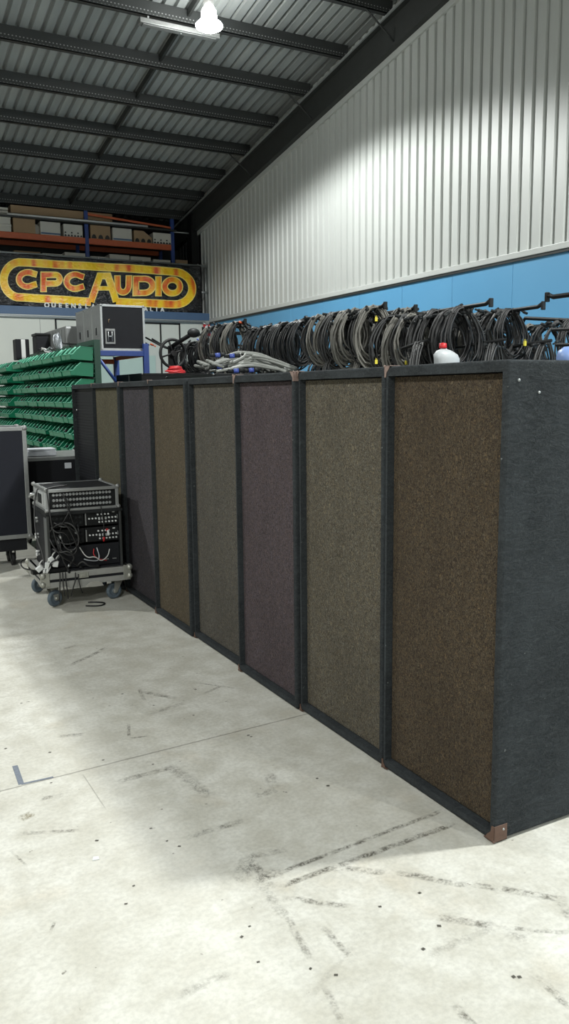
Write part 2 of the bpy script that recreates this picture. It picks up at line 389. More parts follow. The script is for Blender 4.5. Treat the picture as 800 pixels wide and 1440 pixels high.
# ================================================================== SPEAKER CABINETS
H = 1.65; XC = 1.8575
YS = [1.9555, 2.629, 3.332, 4.012, 4.730, 5.421, 6.157, 6.918, 7.664]
GR = [('brown', (60, 51, 43), (100, 88, 70)), ('olive grey', (76, 71, 63), (120, 113, 98)), ('dull purple', (67, 58, 61), (101, 91, 93)), ('mid grey', (72, 69, 64), (108, 103, 94)),
      ('olive brown', (74, 67, 56), (108, 97, 79)), ('purple grey', (58, 55, 59), (88, 84, 88)), ('olive green', (76, 72, 59), (106, 101, 83)), ('black', (28, 29, 31), (48, 50, 52))]
def cabinet(i):
    y0, y1 = YS[i]+.004, YS[i+1]-.004; W = y1-y0; D = .80; nm, dk, lt = GR[i]
    last = i == 7
    lab = ['tall charcoal carpeted speaker cabinet with brown grille at the near end of the row', 'tall speaker cabinet with olive grey grille beside the brown-grilled end cabinet',
           'tall speaker cabinet with dull purple grille, third from the near end', 'tall speaker cabinet with mid grey grille between purple and olive brown ones',
           'tall speaker cabinet with olive brown grille, fourth from the far end', 'tall speaker cabinet with dark purple grey grille beside the rack trolley',
           'speaker cabinet with olive green grille behind the rack trolley', 'black speaker cabinet with finely ribbed black grille at the far end of the row'][i]
    root = empty('speaker_cabinet', (XC + [0, .004, -.012, .010, -.010, .004, .0, .012][i], y0, .0), lab, 'speaker', 'row of tall speaker cabinets')
    t = bmesh.new(); bmesh.ops.create_cube(t, size=1)
    for v in t.verts: v.co = Vector(((v.co.x+.5)*D, (v.co.y+.5)*W, .008+(v.co.z+.5)*(H-.008)))
    bmesh.ops.bevel(t, geom=list(t.edges), offset=.011, segments=3, profile=.5, affect='EDGES')
    fr = min(t.faces, key=lambda q: q.calc_center_median().x if q.calc_area() > .3 else 9)
    fw, ft, fb = (.020, .038, .042)
    cx = fr.calc_center_median()
    r = bmesh.ops.inset_region(t, faces=[fr], thickness=.01, depth=0)
    for v in fr.verts:
        v.co.y = fw if v.co.y < W/2 else W-fw
        v.co.z = fb if v.co.z < H/2 else H-ft
    r = bmesh.ops.extrude_discrete_faces(t, faces=[fr])
    nf = r['faces'][0]
    for v in nf.verts: v.co.x += .042
    b = MB(); b.add(t); b.build('carcass', 'carpet', root)
    g = MB()
    if last:
        n = 60
        for k in range(n):
            z = .06+(H-.115)*k/n
            g.box((.030, fw+.01, z), (.040, W-fw-.01, z+.012))
        g.box((.036, fw, fb), (.0425, W-fw, H-ft)); g.build('grille', 'black', root)
        for z in (1.42, .62):
            s_ = MB(); s_.sphere((.030, W-fw-.03, z), .007, 8, 6); s_.build('screw', 'white', root)
    else:
        g.box((.028, fw+.003, fb+.003), (.0425, W-fw-.003, H-ft-.003), .004)
        g.build('grille', GRM[i], root)
    def corner(yy, zz, mt, s=.042):
        sy = 1 if yy == 0 else -1; sz = 1 if zz < .5 else -1; e = .0025; yb = yy-sy*e; zb = zz-sz*e
        c = MB()
        c.prism([(-e, yb, zb), (-e, yb+sy*s*.8, zb), (-e, yb+sy*s*.62, zb+sz*s*.3), (-e, yb+sy*s*.3, zb+sz*s*.62), (-e, yb+sy*s*.22, zb+sz*s), (-e, yb, zb+sz*s)], (e, 0, 0)); c.box((-e, yb, zb), (s, yb+sy*e, zb+sz*s), .0008); c.box((-e, yb, zb), (s, yb+sy*s*.9, zb+sz*e), .0008)
        c.sphere((-.001, yy, zz), .005, 8, 6)
        o = c.build('corner_protector', mt, root)
        q = MB(); q.sphere((s*.7, yb, zb+sz*s*.7), .0045, 8, 6); q.build('rivet', 'steel', o)
    # yy=W is the far (left in view) side
    if i == 0: corner(0, .008, 'leather', .058)
    if not last and i != 3: corner(W, H, ['worn', 'worn', 'worn', 'worn', 'worn', 'worn', 'worn'][i], [.045, .026, .046, .02, .026, .034, .03][i])
    if i == 2 or i == 3: corner(0, H, 'worn', .046)
    if not last: corner(W, .008, 'leather', [.035, .03, .035, .03, .04, .03, .03][i])
    if i == 0:
        for (x_, z_) in ((.05, 1.585), (.14, 1.545), (.28, 1.60)):
            q = MB(); q.sphere((x_, -.001, z_), .005, 8, 6); q.build('rivet', 'steel', root)
    ft_ = MB()
    for a_ in (.08, D-.08):
        for c_ in (.08, W-.08): ft_ = MB(); ft_.cyl((a_, c_, 0), (a_, c_, .012), .02, 10); ft_.build('rubber_foot', 'rubber', root)
GRM = [grille_mat('grille_'+n.replace(' ', '_'), d, l) for n, d, l in GR]
for i in range(8): cabinet(i)

# ================================================================== ROAD CASES
def road_case(label, x0, x1, y0, y1, z0, z1, body='black', ew=.028, ball=.03, casters=0, group=None, latches=(), side_mat=None, name='road_case', edge='alu'):
    root = empty(name, ((x0+x1)/2, (y0+y1)/2, 0 if casters else z0), label, 'road case', group)
    X, Y = (x1-x0)/2, (y1-y0)/2; b0 = z0 if casters else 0; b1 = b0+z1-z0
    b = MB(); b.box((-X, -Y, b0), (X, Y, b1), .004); b.build('shell', body, root)
    if side_mat:
        b = MB(); b.box((-X-.003, -Y+.01, b0+.01), (-X+.002, Y-.01, b1-.01)); b.build('side_panel', side_mat, root)
    e = MB(); k = .004
    for sx_ in (-1, 1):
        for sy_ in (-1, 1): e.box((sx_*(X+k), sy_*(Y+k), b0), (sx_*(X-ew), sy_*(Y-ew), b1), .003)
    for zz, sz in ((b0, 1), (b1, -1)):
        for sx_ in (-1, 1): e.box((sx_*(X+k), -Y, zz-sz*k), (sx_*(X-ew), Y, zz+sz*ew), .003)
        for sy_ in (-1, 1): e.box((-X, sy_*(Y+k), zz-sz*k), (X, sy_*(Y-ew), zz+sz*ew), .003)
    e.build('edge_trim', edge, root)
    for sx_ in (-1, 1):
        for sy_ in (-1, 1):
            for zz in (b0, b1):
                c = MB(); c.sphere((sx_*(X-ball*.25), sy_*(Y-ball*.25), zz+(ball*.25 if zz == b0 else -ball*.25)), ball*.56, 10, 7); c.build('ball_corner', 'alu_dull', root)
    for sx_ in (-1, 1):
        for sy_ in (-1, 1):
            if casters:
                c = MB(); cx_, cy_ = sx_*(X-.16), sy_*(Y-.1); r = casters*.42
                c.box((cx_-.04, cy_-.04, b0-.012), (cx_+.04, cy_+.04, b0)); c.box((cx_-.025, cy_-.02, r), (cx_-.018, cy_+.03, b0-.01)); c.box((cx_+.018, cy_-.02, r), (cx_+.025, cy_+.03, b0-.01))
                c.cyl((cx_-.016, cy_, r), (cx_+.016, cy_, r), r, 18); c.build('caster', 'rubber', root)
    for side, u, zc, w_, h_ in latches:      # recessed dish with handle
        d = MB()
        if side == 'y':
            d.box((u-w_/2, -Y-.006, zc-h_/2), (u+w_/2, -Y+.002, zc+h_/2), .006); o = d.build('recessed_dish', 'alu_dull', root)
            d = MB(); d.box((u-w_*.36, -Y-.008, zc-h_*.36), (u+w_*.36, -Y-.005, zc+h_*.36), .002); d.build('dish_well', 'black', o)
            d = MB(); d.tube([(u-w_*.2, -Y-.010, zc-h_*.3), (u-w_*.2, -Y-.014, zc+h_*.3)], .005, 6); d.tube([(u+w_*.16, -Y-.010, zc-h_*.3), (u+w_*.16, -Y-.014, zc+h_*.3)], .005, 6)
            d.tube([(u-w_*.2, -Y-.012, zc), (u+w_*.16, -Y-.012, zc)], .006, 6); d.build('handle', 'steel', o)
        else:
            d.box((-X-.006, u-w_/2, zc-h_/2), (-X+.002, u+w_/2, zc+h_/2), .006); o = d.build('recessed_dish', 'alu', root)
            d = MB(); d.box((-X-.008, u-w_*.3, zc-h_*.36), (-X-.005, u+w_*.3, zc+h_*.36), .002); d.build('dish_well', 'black', o)
    return root
# left-hand pair on the floor
rc = road_case('large black road case with aluminium edges at the left edge of the photo', .35, 1.425, 7.6, 8.0, .265, 1.277, 'navy', .034, .05, .14)
t = MB(); t.box((-.50, -.17, .145), (.50, .17, .262), .006); t.build('dark_gap_block', 'black', rc)  # black block added to fill the dark gap under the case
rc2 = road_case('low black road case with grey top standing behind the large road case', 1.47, 2.17, 8.02, 8.92, .18, .960, 'black', .030, .04, .16)
t = MB(); t.box((-.32, -.42, .7832), (.32, .42, .789)); 
# grey top board of the low case
o = t.build('top_board', 'alu_dull', rc2); o.location = (0, 0, .175)
t = MB(); t.box((.035, -.460, .845), (.10, -.453, .90)); t.build('paper_label', 'paper', rc2)
p = MB(); p.box((-.14, -.1, 0), (.14, .1, .055), .012); p.box((-.13, -.095, .055), (.135, .09, .075), .01)
o = p.build('folded_cloth', 'paper', None, (1.66, 8.18, .968)); tag(o, 'folded white cloth lying on the low road case', 'cloth')

# three cases on the blue pallet rack
for k in range(3):
    road_case(['road case on the blue pallet rack, front one of three with recessed handle', 'grey-sided road case on the blue rack, middle of the three',
               'grey-sided road case on the blue rack, rearmost of the three'][k], 2.90, 3.47, 10.22+.405*k, 10.22+.405*k+.39, 2.115, 2.675, 'black', .024, .03, 0, 'road cases on the blue pallet rack',
              ([('y', -.17, .17, .13, .19)] if k == 0 else []) + [('x', 0, .24, .10, .13)], 'wear')
for o in [o for o in COL.objects if o.name.startswith('road_case')]: pass
c0 = [o for o in COL.objects if o.get('label', '').startswith('road case on the blue pallet rack, front')][0]
t = MB(); t.tube([(-.185, -.200, .34), (-.185, -.203, .375), (-.172, -.202, .38)], .0045, 6); t.build('key_hook', 'tan', c0)

# blue pallet rack under them
root = empty('pallet_rack', (3.15, 10.8, 0), 'blue pallet rack with orange rear beam carrying three road cases', 'pallet rack')
for xx in (2.80, 3.45):
    for yy in (10.15, 11.45):
        b = MB(); b.box((xx-.035-3.15, yy-.03-10.8, 0), (xx+.035-3.15, yy+.03-10.8, 2.20 if yy < 11 else 2.09), .004); b.build('upright', 'blue_rack', root)
for yy, mt, z0 in ((10.15, 'blue_rack', 2.04), (11.45, 'orange_rack', 1.99)):
    b = MB(); b.box((2.835-3.15, yy-.025-10.8, z0), (3.415-3.15, yy+.025-10.8, z0+.065), .004); b.build('beam', mt, root)
b = MB(); b.box((2.84-3.15, 10.17-10.8, 2.095), (3.41-3.15, 11.44-10.8, 2.112)); b.build('deck', 'alu_dull', root)
for xx in (2.80, 3.45):
    b = MB(); b.box((xx-.02-3.15, 10.18-10.8, 2.04), (xx+.02-3.15, 11.42-10.8, 2.09)); b.build('side_rail', 'orange_rack', root)
b = MB(); b.cyl((2.83-3.15, 10.15-10.8, 2.02), (3.12-3.15, 10.15-10.8, 1.62), .02, 8); b.build('brace', 'blue_rack', root)
b = MB(); b.cyl((3.12-3.15, 10.15-10.8, .6), (2.83-3.15, 10.15-10.8, 1.0), .02, 8); b.build('brace', 'blue_rack', root)

# black cases standing behind the cabinet row
rcb = road_case('black lidded case standing behind the far end of the cabinet row', 2.98, 3.78, 8.92, 9.9, .15, 1.79, 'blackmetal', .022, .02, .14, None, (), None, 'tall_case', 'blackmetal')
t = MB(); t.box((-.405, -.02, 1.58), (-.398, .0, 1.79)); t.build('lid_seam', 'alu_dull', rcb)
rcb = road_case('black tall case behind the cabinets with the grey multicore on top', 3.0, 4.0, 6.95, 8.2, .15, 1.735, 'blackmetal', .022, .02, .14, None, (), None, 'tall_case', 'blackmetal')

# ================================================================== GREEN BINS
bb = MB(); L_, W_, Hh, th = .25, .196, .150, .004
for yy in (0, W_-th):
    bb.prism([(0, yy, 0), (L_, yy, 0), (L_, yy, Hh), (.105, yy, Hh), (.085, yy, Hh-.012), (.022, yy, .058), (0, yy, .05)], (0, th, 0))
bb.box((0, 0, 0), (L_, W_, th)); bb.box((L_-th, 0, 0), (L_, W_, Hh)); bb.prism([(-.002, -.001, .006), (-.012, -.001, .052), (-.007, -.001, .054), (.003, -.001, .006)], (0, W_+.002, 0))
bb.box((-.016, -.001, .046), (-.004, W_+.001, .058), .002); bb.box((L_-.012, 0, Hh-.008), (L_+.006, W_, Hh), .002)
for yy in (0, W_-th): bb.box((.10, yy-.003, Hh-.010), (L_, yy+th+.003, Hh), .002); setattr(bb, 'mi', 1); bb.tube([(.105, yy+th/2, Hh), (.06, yy+th/2, .108), (.022, yy+th/2, .060), (-.008, yy+th/2, .056)], .0055, 6); setattr(bb, 'mi', 0)
M['green_edge'] = plain('edge_glint_green', (110, 186, 158), .45, 0, .1, 20); PROTO = bb.build('storage_bin', ['green', 'green_edge'])  # paler rims: light caught on the bin edges, put into the colour
RN = ['top', 'second', 'third', 'fourth', 'fifth', 'sixth', 'bottom']
used = False; FILL_AT = []
def place_bin(x, y, z, label):
    global used
    o = PROTO if not used else PROTO.copy()
    if used: COL.objects.link(o)
    used = True; o.location = (x, y, z); o.rotation_euler = (0, math.radians(rnd.uniform(2, 5)), 0)
    FILL_AT.append((x, y, z)); tag(o, label, 'bin', 'green bins on the louvred racks')
gb = MB(); gb.box((2.47, 9.00, .75), (2.50, 12.55, 2.16)); 
for k in range(26): gb.box((2.455, 9.02, .80+.052*k), (2.472, 12.53, .812+.052*k))
rk = empty('bin_rack', (2.5, 9.0, 0), 'dark green louvred rack holding the long rows of green bins', 'rack')
gb.build('louvre_panel', 'green_panel', rk); rk.children[0].location = (-2.5, -9.0, 0)
for yy in (9.03, 10.8, 12.5):
    p = MB(); p.box((.0, yy-9.0-.02, 0), (.04, yy-9.0+.02, 2.16)); p.build('upright', 'green_panel', rk)
    p = MB(); p.box((-.28, yy-9.0-.025, 0), (.25, yy-9.0+.025, .05)); p.build('foot', 'green_panel', rk)
row = 0
for r_ in range(7):
    z = 1.945-.1755*r_
    for k in range(17):
        if r_ == 6 and k in (3, 8, 14): continue
        if r_ == 5 and k in (6,): continue
        place_bin(2.205+rnd.uniform(-.006, .006), 9.03+.203*k, z+rnd.uniform(-.003, .003), 'green bin, %s row of the near rack, %s from its near end' % (RN[r_], ORD[k]))
gb = MB(); gb.box((2.47, 12.95, .75), (2.50, 14.8, 2.10)); [gb.box((2.452, 12.97, .80+.052*k), (2.472, 14.78, .812+.052*k)) for k in range(25)]; rk2 = empty('bin_rack', (2.5, 12.9, 0), 'dark green louvred rack at the far left holding short rows of bins', 'rack')
gb.build('louvre_panel', 'green_panel', rk2); rk2.children[0].location = (-2.5, -12.9, 0)
for yy in (.08, 1.85):
    p = MB(); p.box((0, yy-.02, 0), (.04, yy+.02, 2.1)); p.build('upright', 'green_panel', rk2)
for r_ in range(7):
    z = 1.93-.1755*r_
    for k in range(8):
        place_bin(2.205+rnd.uniform(-.006, .006), 13.0+.206*k, z, 'green bin, %s row of the far rack, %s from its near end' % (RN[r_], ORD[k]))

b = MB(); rr = random.Random(31)  # black lumps added so the bin openings come out dark
for (x, y, z) in FILL_AT:
    for k in range(5):
        px_, py_ = x+.045+rr.uniform(0, .14), y+.03+.034*k; r = rr.uniform(.016, .026); zz = z+.012
        b.box((px_-r, py_-r*.8, zz), (px_+r*1.3, py_+r*.8, zz+rr.uniform(.045, .085)), .004)
    b.box((x+.02, y+.012, z+.008), (x+.235, y+.184, z+.046))
    b.box((x+.17, y+.012, z+.02), (x+.235, y+.184, z+.125))
o = b.build('bin_dark_fill', 'cable_black'); tag(o, 'added black lumps that darken the insides of the green bins', 'dark filler', None, 'stuff')
# things on top of the bin racks
def at_d(x, y, d): return CAM + ray(x, y)*d
p = at(62, 491, 'X', 2.32)
c = MB(); rr = random.Random(3)
for k in range(9):
    c.ring((rr.uniform(-.01, .01), rr.uniform(-.04, .04), .10+rr.uniform(-.01, .01)), (rr.uniform(.7, 1), rr.uniform(-.7, -.2), rr.uniform(-.2, .2)), .085+rr.uniform(-.015, .015), .006, 24, 5)
o = c.build('cable_coil', 'silver', None, (2.30, 9.95, 2.092)); tag(o, 'small silver cable coil standing on the top row of green bins', 'cable')
c = MB(); c.box((-.13, -.25, 0), (.13, .25, .10), .01)
for k in range(11): c.box((-.135, -.24+.045*k, .0), (-.128, -.225+.045*k, .09))
o = c.build('shelf_case', 'wear', None, (2.95, 12.4, 2.16)); o.scale = (1.6, 4.0, 3.4); tag(o, 'grey ribbed metal case behind the top of the green bin rack', 'case')
# what it stands on
root = empty('steel_shelf', (2.95, 12.5, 0), 'grey steel shelf unit behind the bin rack', 'shelf unit')
s_ = MB(); s_.box((-.25, -1.05, 2.12), (.25, 1.3, 2.155)); s_.box((-.25, -1.05, 1.2), (.25, 1.3, 1.23)); s_.build('shelf_board', 'alu_dull', root)
for sx_ in (-.23, .23):
    for sy_ in (-1.02, 1.27):
        s_ = MB(); s_.box((sx_-.02, sy_-.02, 0), (sx_+.02, sy_+.02, 2.15)); s_.build('upright', 'dark_steel', root)
root = empty('small_speaker', (2.45, 13.05, 2.11), 'small black box with a white stripe standing above the far bin rack', 'speaker')
s_ = MB(); s_.box((-.10, -.12, -.01), (.10, .12, .30), .01); s_.build('cabinet', 'black', root)
s_ = MB(); s_.box((-.02, -.124, -.005), (.04, -.119, .295)); s_.build('white_stripe', 'white', root)
root = empty('equipment_box', (2.62, 12.45, 2.16), 'black lidded equipment box beside the small striped speaker', 'box')
s_ = MB(); s_.box((-.09, -.14, 0), (.09, .14, .26), .01); s_.build('body', 'black', root)
s_ = MB(); s_.box((-.10, -.15, .262), (.10, .15, .30), .008); s_.build('lid', 'blackmetal', root)
rr = random.Random(11)
for k in range(5):
    c = MB(); q = [(0, 0, 0)]
    for j in range(6): q.append((rr.uniform(-.06, .06), rr.uniform(-.16, .16), .012+rr.uniform(0, .05)))
    c.tube(q, .008, 5); o = c.build('cable_end', ['cable_black', 'cable_dark', 'silver', 'cable_white', 'cable_black'][k], None, (2.33, 9.5+.28*k+(.5 if k > 0 else 0), 2.10))
    tag(o, ['black', 'charcoal', 'silver', 'white', 'short black'][k]+' loose cable lying on the top green bins, %s from the near end' % ORD[k], 'cable')

# ================================================================== OFFICE
YO = 15.2
b = MB(); b.box((-3, YO, 0), (6.50, YO+.12, 2.995)); struct(b.build('wall_office', 'office'))
b = MB(); b.box((-3, YO-.02, 2.995), (6.50, YF, 3.135)); struct(b.build('office_slab', 'blue_trim'))
b = MB(); b.cyl((-3, YO-.03, 2.955), (6.40, YO-.03, 2.955), .022, 10); b.box((-3, YO-.012, 2.925), (6.5, YO, 2.99)); struct(b.build('trim_5', 'steel'))
b = MB(); b.cyl((6.35, YO-.035, 2.95), (6.46, YO-.03, 2.90), .02, 8); b.box((6.45, YO-.03, 0), (6.495, YO-.002, 2.92)); struct(b.build('trim_6', 'steel'))
def win(n, x0, x1, z0, z1, bars):
    fr = MB(); w_ = .028
    fr.box((x0, YO-.02, z0), (x0+w_, YO, z1)); fr.box((x1-w_, YO-.02, z0), (x1, YO, z1)); fr.box((x0, YO-.02, z1-w_), (x1, YO, z1)); fr.box((x0, YO-.02, z0), (x1, YO, z0+w_))
    for xb in bars: fr.box((xb-.014, YO-.02, z0), (xb+.014, YO, z1))
    o = struct(fr.build('window_%d' % n, 'blackmetal'))
    g = MB(); g.box((x0+.01, YO-.008, z0+.01), (x1-.01, YO-.002, z1-.01)); g.build('window_pane', 'office', o)
win(1, 3.47, 4.30, 1.5, 2.945, [])
win(2, 5.05, 5.88, .9, 2.925, [5.475])
for k, (x0, x1) in enumerate(((3.9, 4.50), (4.52, 5.35))):
    b = MB(); b.box((x0, YO-.03, 1.2), (x1, YO-.005, 2.30), .004); struct(b.build('wall_office_panel', 'paleglass'))
for xx in (3.2, 2.3, 1.4):
    b = MB(); b.box((xx, YO-.003, 0), (xx+.008, YO, 2.92)); struct(b.build('trim_7', 'alu_dull'))
sg = empty('fire_sign', (6.515-.09, YO-.04, 2.70), 'red fire extinguisher sign at the right end of the office wall', 'sign')
b = MB(); b.box((-.075, -.008, 0), (.075, 0, .215), .002); b.build('plate', 'red', sg)
b = MB(); b.box((-.035, -.010, .055), (.035, -.0075, .185), .006); b.box((-.012, -.010, .185), (.02, -.0075, .2)); b.build('extinguisher_symbol', 'white', sg)

# ================================================================== GUARD RAIL AND BANNER
YB = 15.3
root = empty('guard_rail', (6.4, YB, 3.135), 'galvanised pipe guard rail along the top of the office', 'rail')
P0 = Vector((6.4, YB, 3.135))
b = MB(); b.cyl(Vector((-3, YB, 4.055))-P0, Vector((6.53, YB, 4.055))-P0, .024, 10); b.build('top_rail', 'steel', root)
b = MB(); b.cyl(Vector((6.36, YB, 3.55))-P0, Vector((6.53, YB, 3.55))-P0, .02, 10); b.build('mid_rail', 'steel', root)
for xx in (6.50, 4.35, 1.5):
    b = MB(); b.cyl(Vector((xx, YB+.03, 3.135))-P0, Vector((xx, YB+.03, 4.06))-P0, .024, 10); b.cyl(Vector((xx, YB+.03, 3.135))-P0, Vector((xx, YB+.03, 3.15))-P0, .05, 10); b.build('post', 'steel', root)

YV = 15.245
def wav(x, z):
    return .018*math.sin(x*3.1+z*1.7)+.010*math.sin(x*7.7-z*5.1)+.006*math.sin(x*17+z*9)
def bp(cx_, cy_, off=0.):                  # crop coordinates measured on the photo -> banner surface
    p_ = at(cx_/2.5, 240+cy_/2.5, 'Y', YV); return Vector((p_.x, YV-.02-off+wav(p_.x, p_.z), p_.z))
vm_, nt, bs = new_mat('black_banner_vinyl')
cc = coords(nt, (1, 1, 1)); bs.inputs['Base Color'].default_value = (*lin((30, 30, 32)), 1)
bs.inputs['Roughness'].default_value = .32; bs.inputs['Specular IOR Level'].default_value = .6
wv = noise(nt, coords(nt, (2.2, 1, 5)), 1.6, 4, .6); bump(nt, bs, wv, .9, .12)
M['vinyl'] = vm_
def print_mat(name, stops, sc=(2.2, 1, .6)):
    mt, nt, bs = new_mat(name); nn = noise(nt, coords(nt, sc), 2.4, 1.5, .4)
    nt.links.new(ramp(nt, nn, stops), bs.inputs['Base Color']); bs.inputs['Roughness'].default_value = .35
    wv = noise(nt, coords(nt, (2.2, 1, 5)), 1.6, 4, .6); bump(nt, bs, wv, .5, .08); return mt
M['p_fill'] = print_mat('printed_flame_fill', [(.30, lin((255, 208, 40))), (.44, lin((252, 150, 40))), (.56, lin((236, 96, 44))), (.75, lin((255, 176, 60)))])
M['p_band'] = print_mat('printed_flame_band', [(.30, lin((226, 84, 34))), (.40, lin((250, 160, 36))), (.52, lin((255, 214, 36))), (.75, lin((255, 190, 40)))])
M['p_edge'] = plain('printed_pale_yellow', (252, 226, 120), .4, 0, .03)
M['p_dark'] = plain('printed_black', (28, 27, 27), .35, 0, .05)
ban = empty('banner', (4.4, YV, 3.1), 'black vinyl banner with orange and yellow lettering hung from the guard rail', 'banner')
B0 = Vector(ban.location)
b = MB(); x0, x1 = 2.0, 6.37; nx, nz = 120, 28; gv = []
for j in range(nz+1):
    rowv = []
    for i in range(nx+1):
        x = x0+(x1-x0)*i/nx; zt = 4.045-.012*abs(math.sin((x-2)*2.9)); z = 3.14+(zt-3.14)*j/nz
        if j == 0: z = 3.14+.012*math.sin(x*5)
        rowv.append(b._v(Vector((x, YV-.02+wav(x, z), z))-B0))
    gv.append(rowv)
for j in range(nz):
    for i in range(nx): b._f([gv[j][i], gv[j][i+1], gv[j+1][i+1], gv[j+1][i]], True)
o = b.build('sheet', 'vinyl', ban); md = o.modifiers.new('thick', 'SOLIDIFY'); md.thickness = .003; md.offset = 1
for xx in (2.6, 3.4, 4.35, 5.2, 6.33):
    b = MB(); b.ring(Vector((xx, YB, 4.055))-B0, (1, 0, .1), .032, .006, 14, 5); b.build('tie', 'cable_white', ban)
def strip(mb, pts, w, off, closed=False, step=6, cap=True):
    """flat printed band of width w (crop units) along a polyline, mitred, following the banner's waves"""
    pts = [Vector((p[0], p[1])) for p in pts]; dense = []
    pts = [p for i, p in enumerate(pts) if i == 0 or (p-pts[i-1]).length > .3]
    n = len(pts)
    for i in range(n if closed else n-1):
        a, c_ = pts[i], pts[(i+1) % n]; k = max(1, int((c_-a).length/step))
        for j in range(k): dense.append((a.lerp(c_, j/k), j == 0))
    if not closed: dense.append((pts[-1], True))
    L = len(dense); left, right = [], []
    for i in range(L):
        p_ = dense[i][0]; a = dense[i-1][0] if (i or closed) else None; c_ = dense[(i+1) % L][0] if (i < L-1 or closed) else None
        d1 = (p_-a).normalized() if a is not None else (c_-p_).normalized(); d2 = (c_-p_).normalized() if c_ is not None else d1
        n1 = Vector((-d1.y, d1.x)); n2 = Vector((-d2.y, d2.x)); mm = (n1+n2)
        mm = mm/max(.5, mm.dot(n1)) if mm.length > 1e-4 else n1
        if not closed and cap and i == 0: p_ = p_-d2*w*cap_ext
        if not closed and cap and i == L-1: p_ = p_+d1*w*cap_ext
        left.append(mb._v(bp(*(p_+mm*w/2), off)-B0)); right.append(mb._v(bp(*(p_-mm*w/2), off)-B0))
    for i in range(L if closed else L-1):
        k = (i+1) % L; mb._f([left[i], left[k], right[k], right[i]], True)
cap_ext = 0.
def arc(cx_, cy_, rx, ry, a0, a1, n=14): return [(cx_+rx*math.cos(math.radians(a0+(a1-a0)*k/n)), cy_-ry*math.sin(math.radians(a0+(a1-a0)*k/n))) for k in range(n+1)]
pill = [(318, 462), (85, 446)] + arc(70, 384, 57, 62, -100, -265, 16) + [(200, 331), (350, 338), (480, 346)] + arc(612, 414, 62, 57, 88, -90, 16) + [(408, 461)]
lower = [(318, 462), (85, 446)]
letters = {}
def Cc(x0, x1, y0, y1): cx_, cy_ = (x0+x1)/2, (y0+y1)/2; rx, ry = (x1-x0)/2, (y1-y0)/2; return [[(x1, y0+8)]+arc(cx_, cy_, rx, ry, 55, 305, 20)+[(x1, y1-8)]]
def Pp(x0, x1, y0, y1):
    ym = y0+(y1-y0)*.62; return [[(x0, y1+9), (x0, y0), (x1-16, y0)]+arc(x1-16, (y0+ym)/2, 16, (ym-y0)/2, 90, -90, 10)+[(x0+9, ym)]]
def Uu(x0, x1, y0, y1): return [[(x0, y0-9), (x0, y1-24)]+arc((x0+x1)/2, y1-24, (x1-x0)/2, 24, 180, 360, 14)+[(x1, y0-9)]]
def Dd(x0, x1, y0, y1): return [[(x0, y0), (x1-28, y0)]+arc(x1-28, (y0+y1)/2, 28, (y1-y0)/2, 80, -80, 14)+[(x1-28, y1), (x0, y1)]]
def Oo(x0, x1, y0, y1): return [arc((x0+x1)/2, (y0+y1)/2, (x1-x0)/2, (y1-y0)/2, 0, 342, 22)]
LT = [('C', Cc(66, 126, 358, 408), False), ('P', Pp(152, 208, 367, 416), False), ('C', Cc(232, 292, 366, 416), False),
      ('U', Uu(412, 452, 380, 428), False), ('D', Dd(477, 534, 381, 430), True), ('I', [[(554, 375), (554, 440)]], False), ('O', Oo(576, 631, 384, 432), True)]
lett = MB(); edge = MB(); band = MB(); dark = MB()
A_leg = [(318, 462), (351, 370), (379, 370), (408, 461)]
full = A_leg[:1] + pill[1:-1] + [(408, 461)]
strip(edge, pill, 29, .004); strip(band, pill, 23, .007)
strip(edge, A_leg, 25, .0045); strip(band, A_leg, 19, .0075); strip(edge, [(338, 414), (392, 414)], 16, .0046); strip(band, [(338, 414), (392, 414)], 11, .0076)
edge.build('band_outline', 'p_edge', ban); band.build('flame_band', 'p_band', ban)
for nm_, strokes, cl in LT:
    for s_ in strokes:
        e1 = MB(); cap_ext = .12; strip(e1, s_, 23, .005, cl); e1.mi = 1; cap_ext = 0.; strip(e1, s_, 16, .008, cl); e1.build('logo_letter', ['p_edge', 'p_fill'], ban)
def text_on_banner(chars, x0, y0, step, slope):
    for k, ch in enumerate(chars):
        cu = bpy.data.curves.new('caption_letter', 'FONT'); cu.body = ch; cu.size = .115; cu.offset = .006; cu.extrude = .001; cu.align_x = 'CENTER'; cu.align_y = 'CENTER'
        tmp = bpy.data.objects.new('tmp', cu); me = bpy.data.meshes.new_from_object(tmp); bpy.data.objects.remove(tmp); bpy.data.curves.remove(cu)
        me.materials.clear(); me.materials.append(M['white']); o = bpy.data.objects.new('caption_letter', me); COL.objects.link(o); o.parent = ban
        p_ = bp(x0+step*k, y0+slope*step*k, .012); o.location = p_-B0; o.rotation_euler = (PI/2, math.radians(1.2), 0)
text_on_banner('QUEENSLAND', 163, 474, 23.2, .032)
text_on_banner('AUSTRALIA', 412, 484, 19.6, .04)

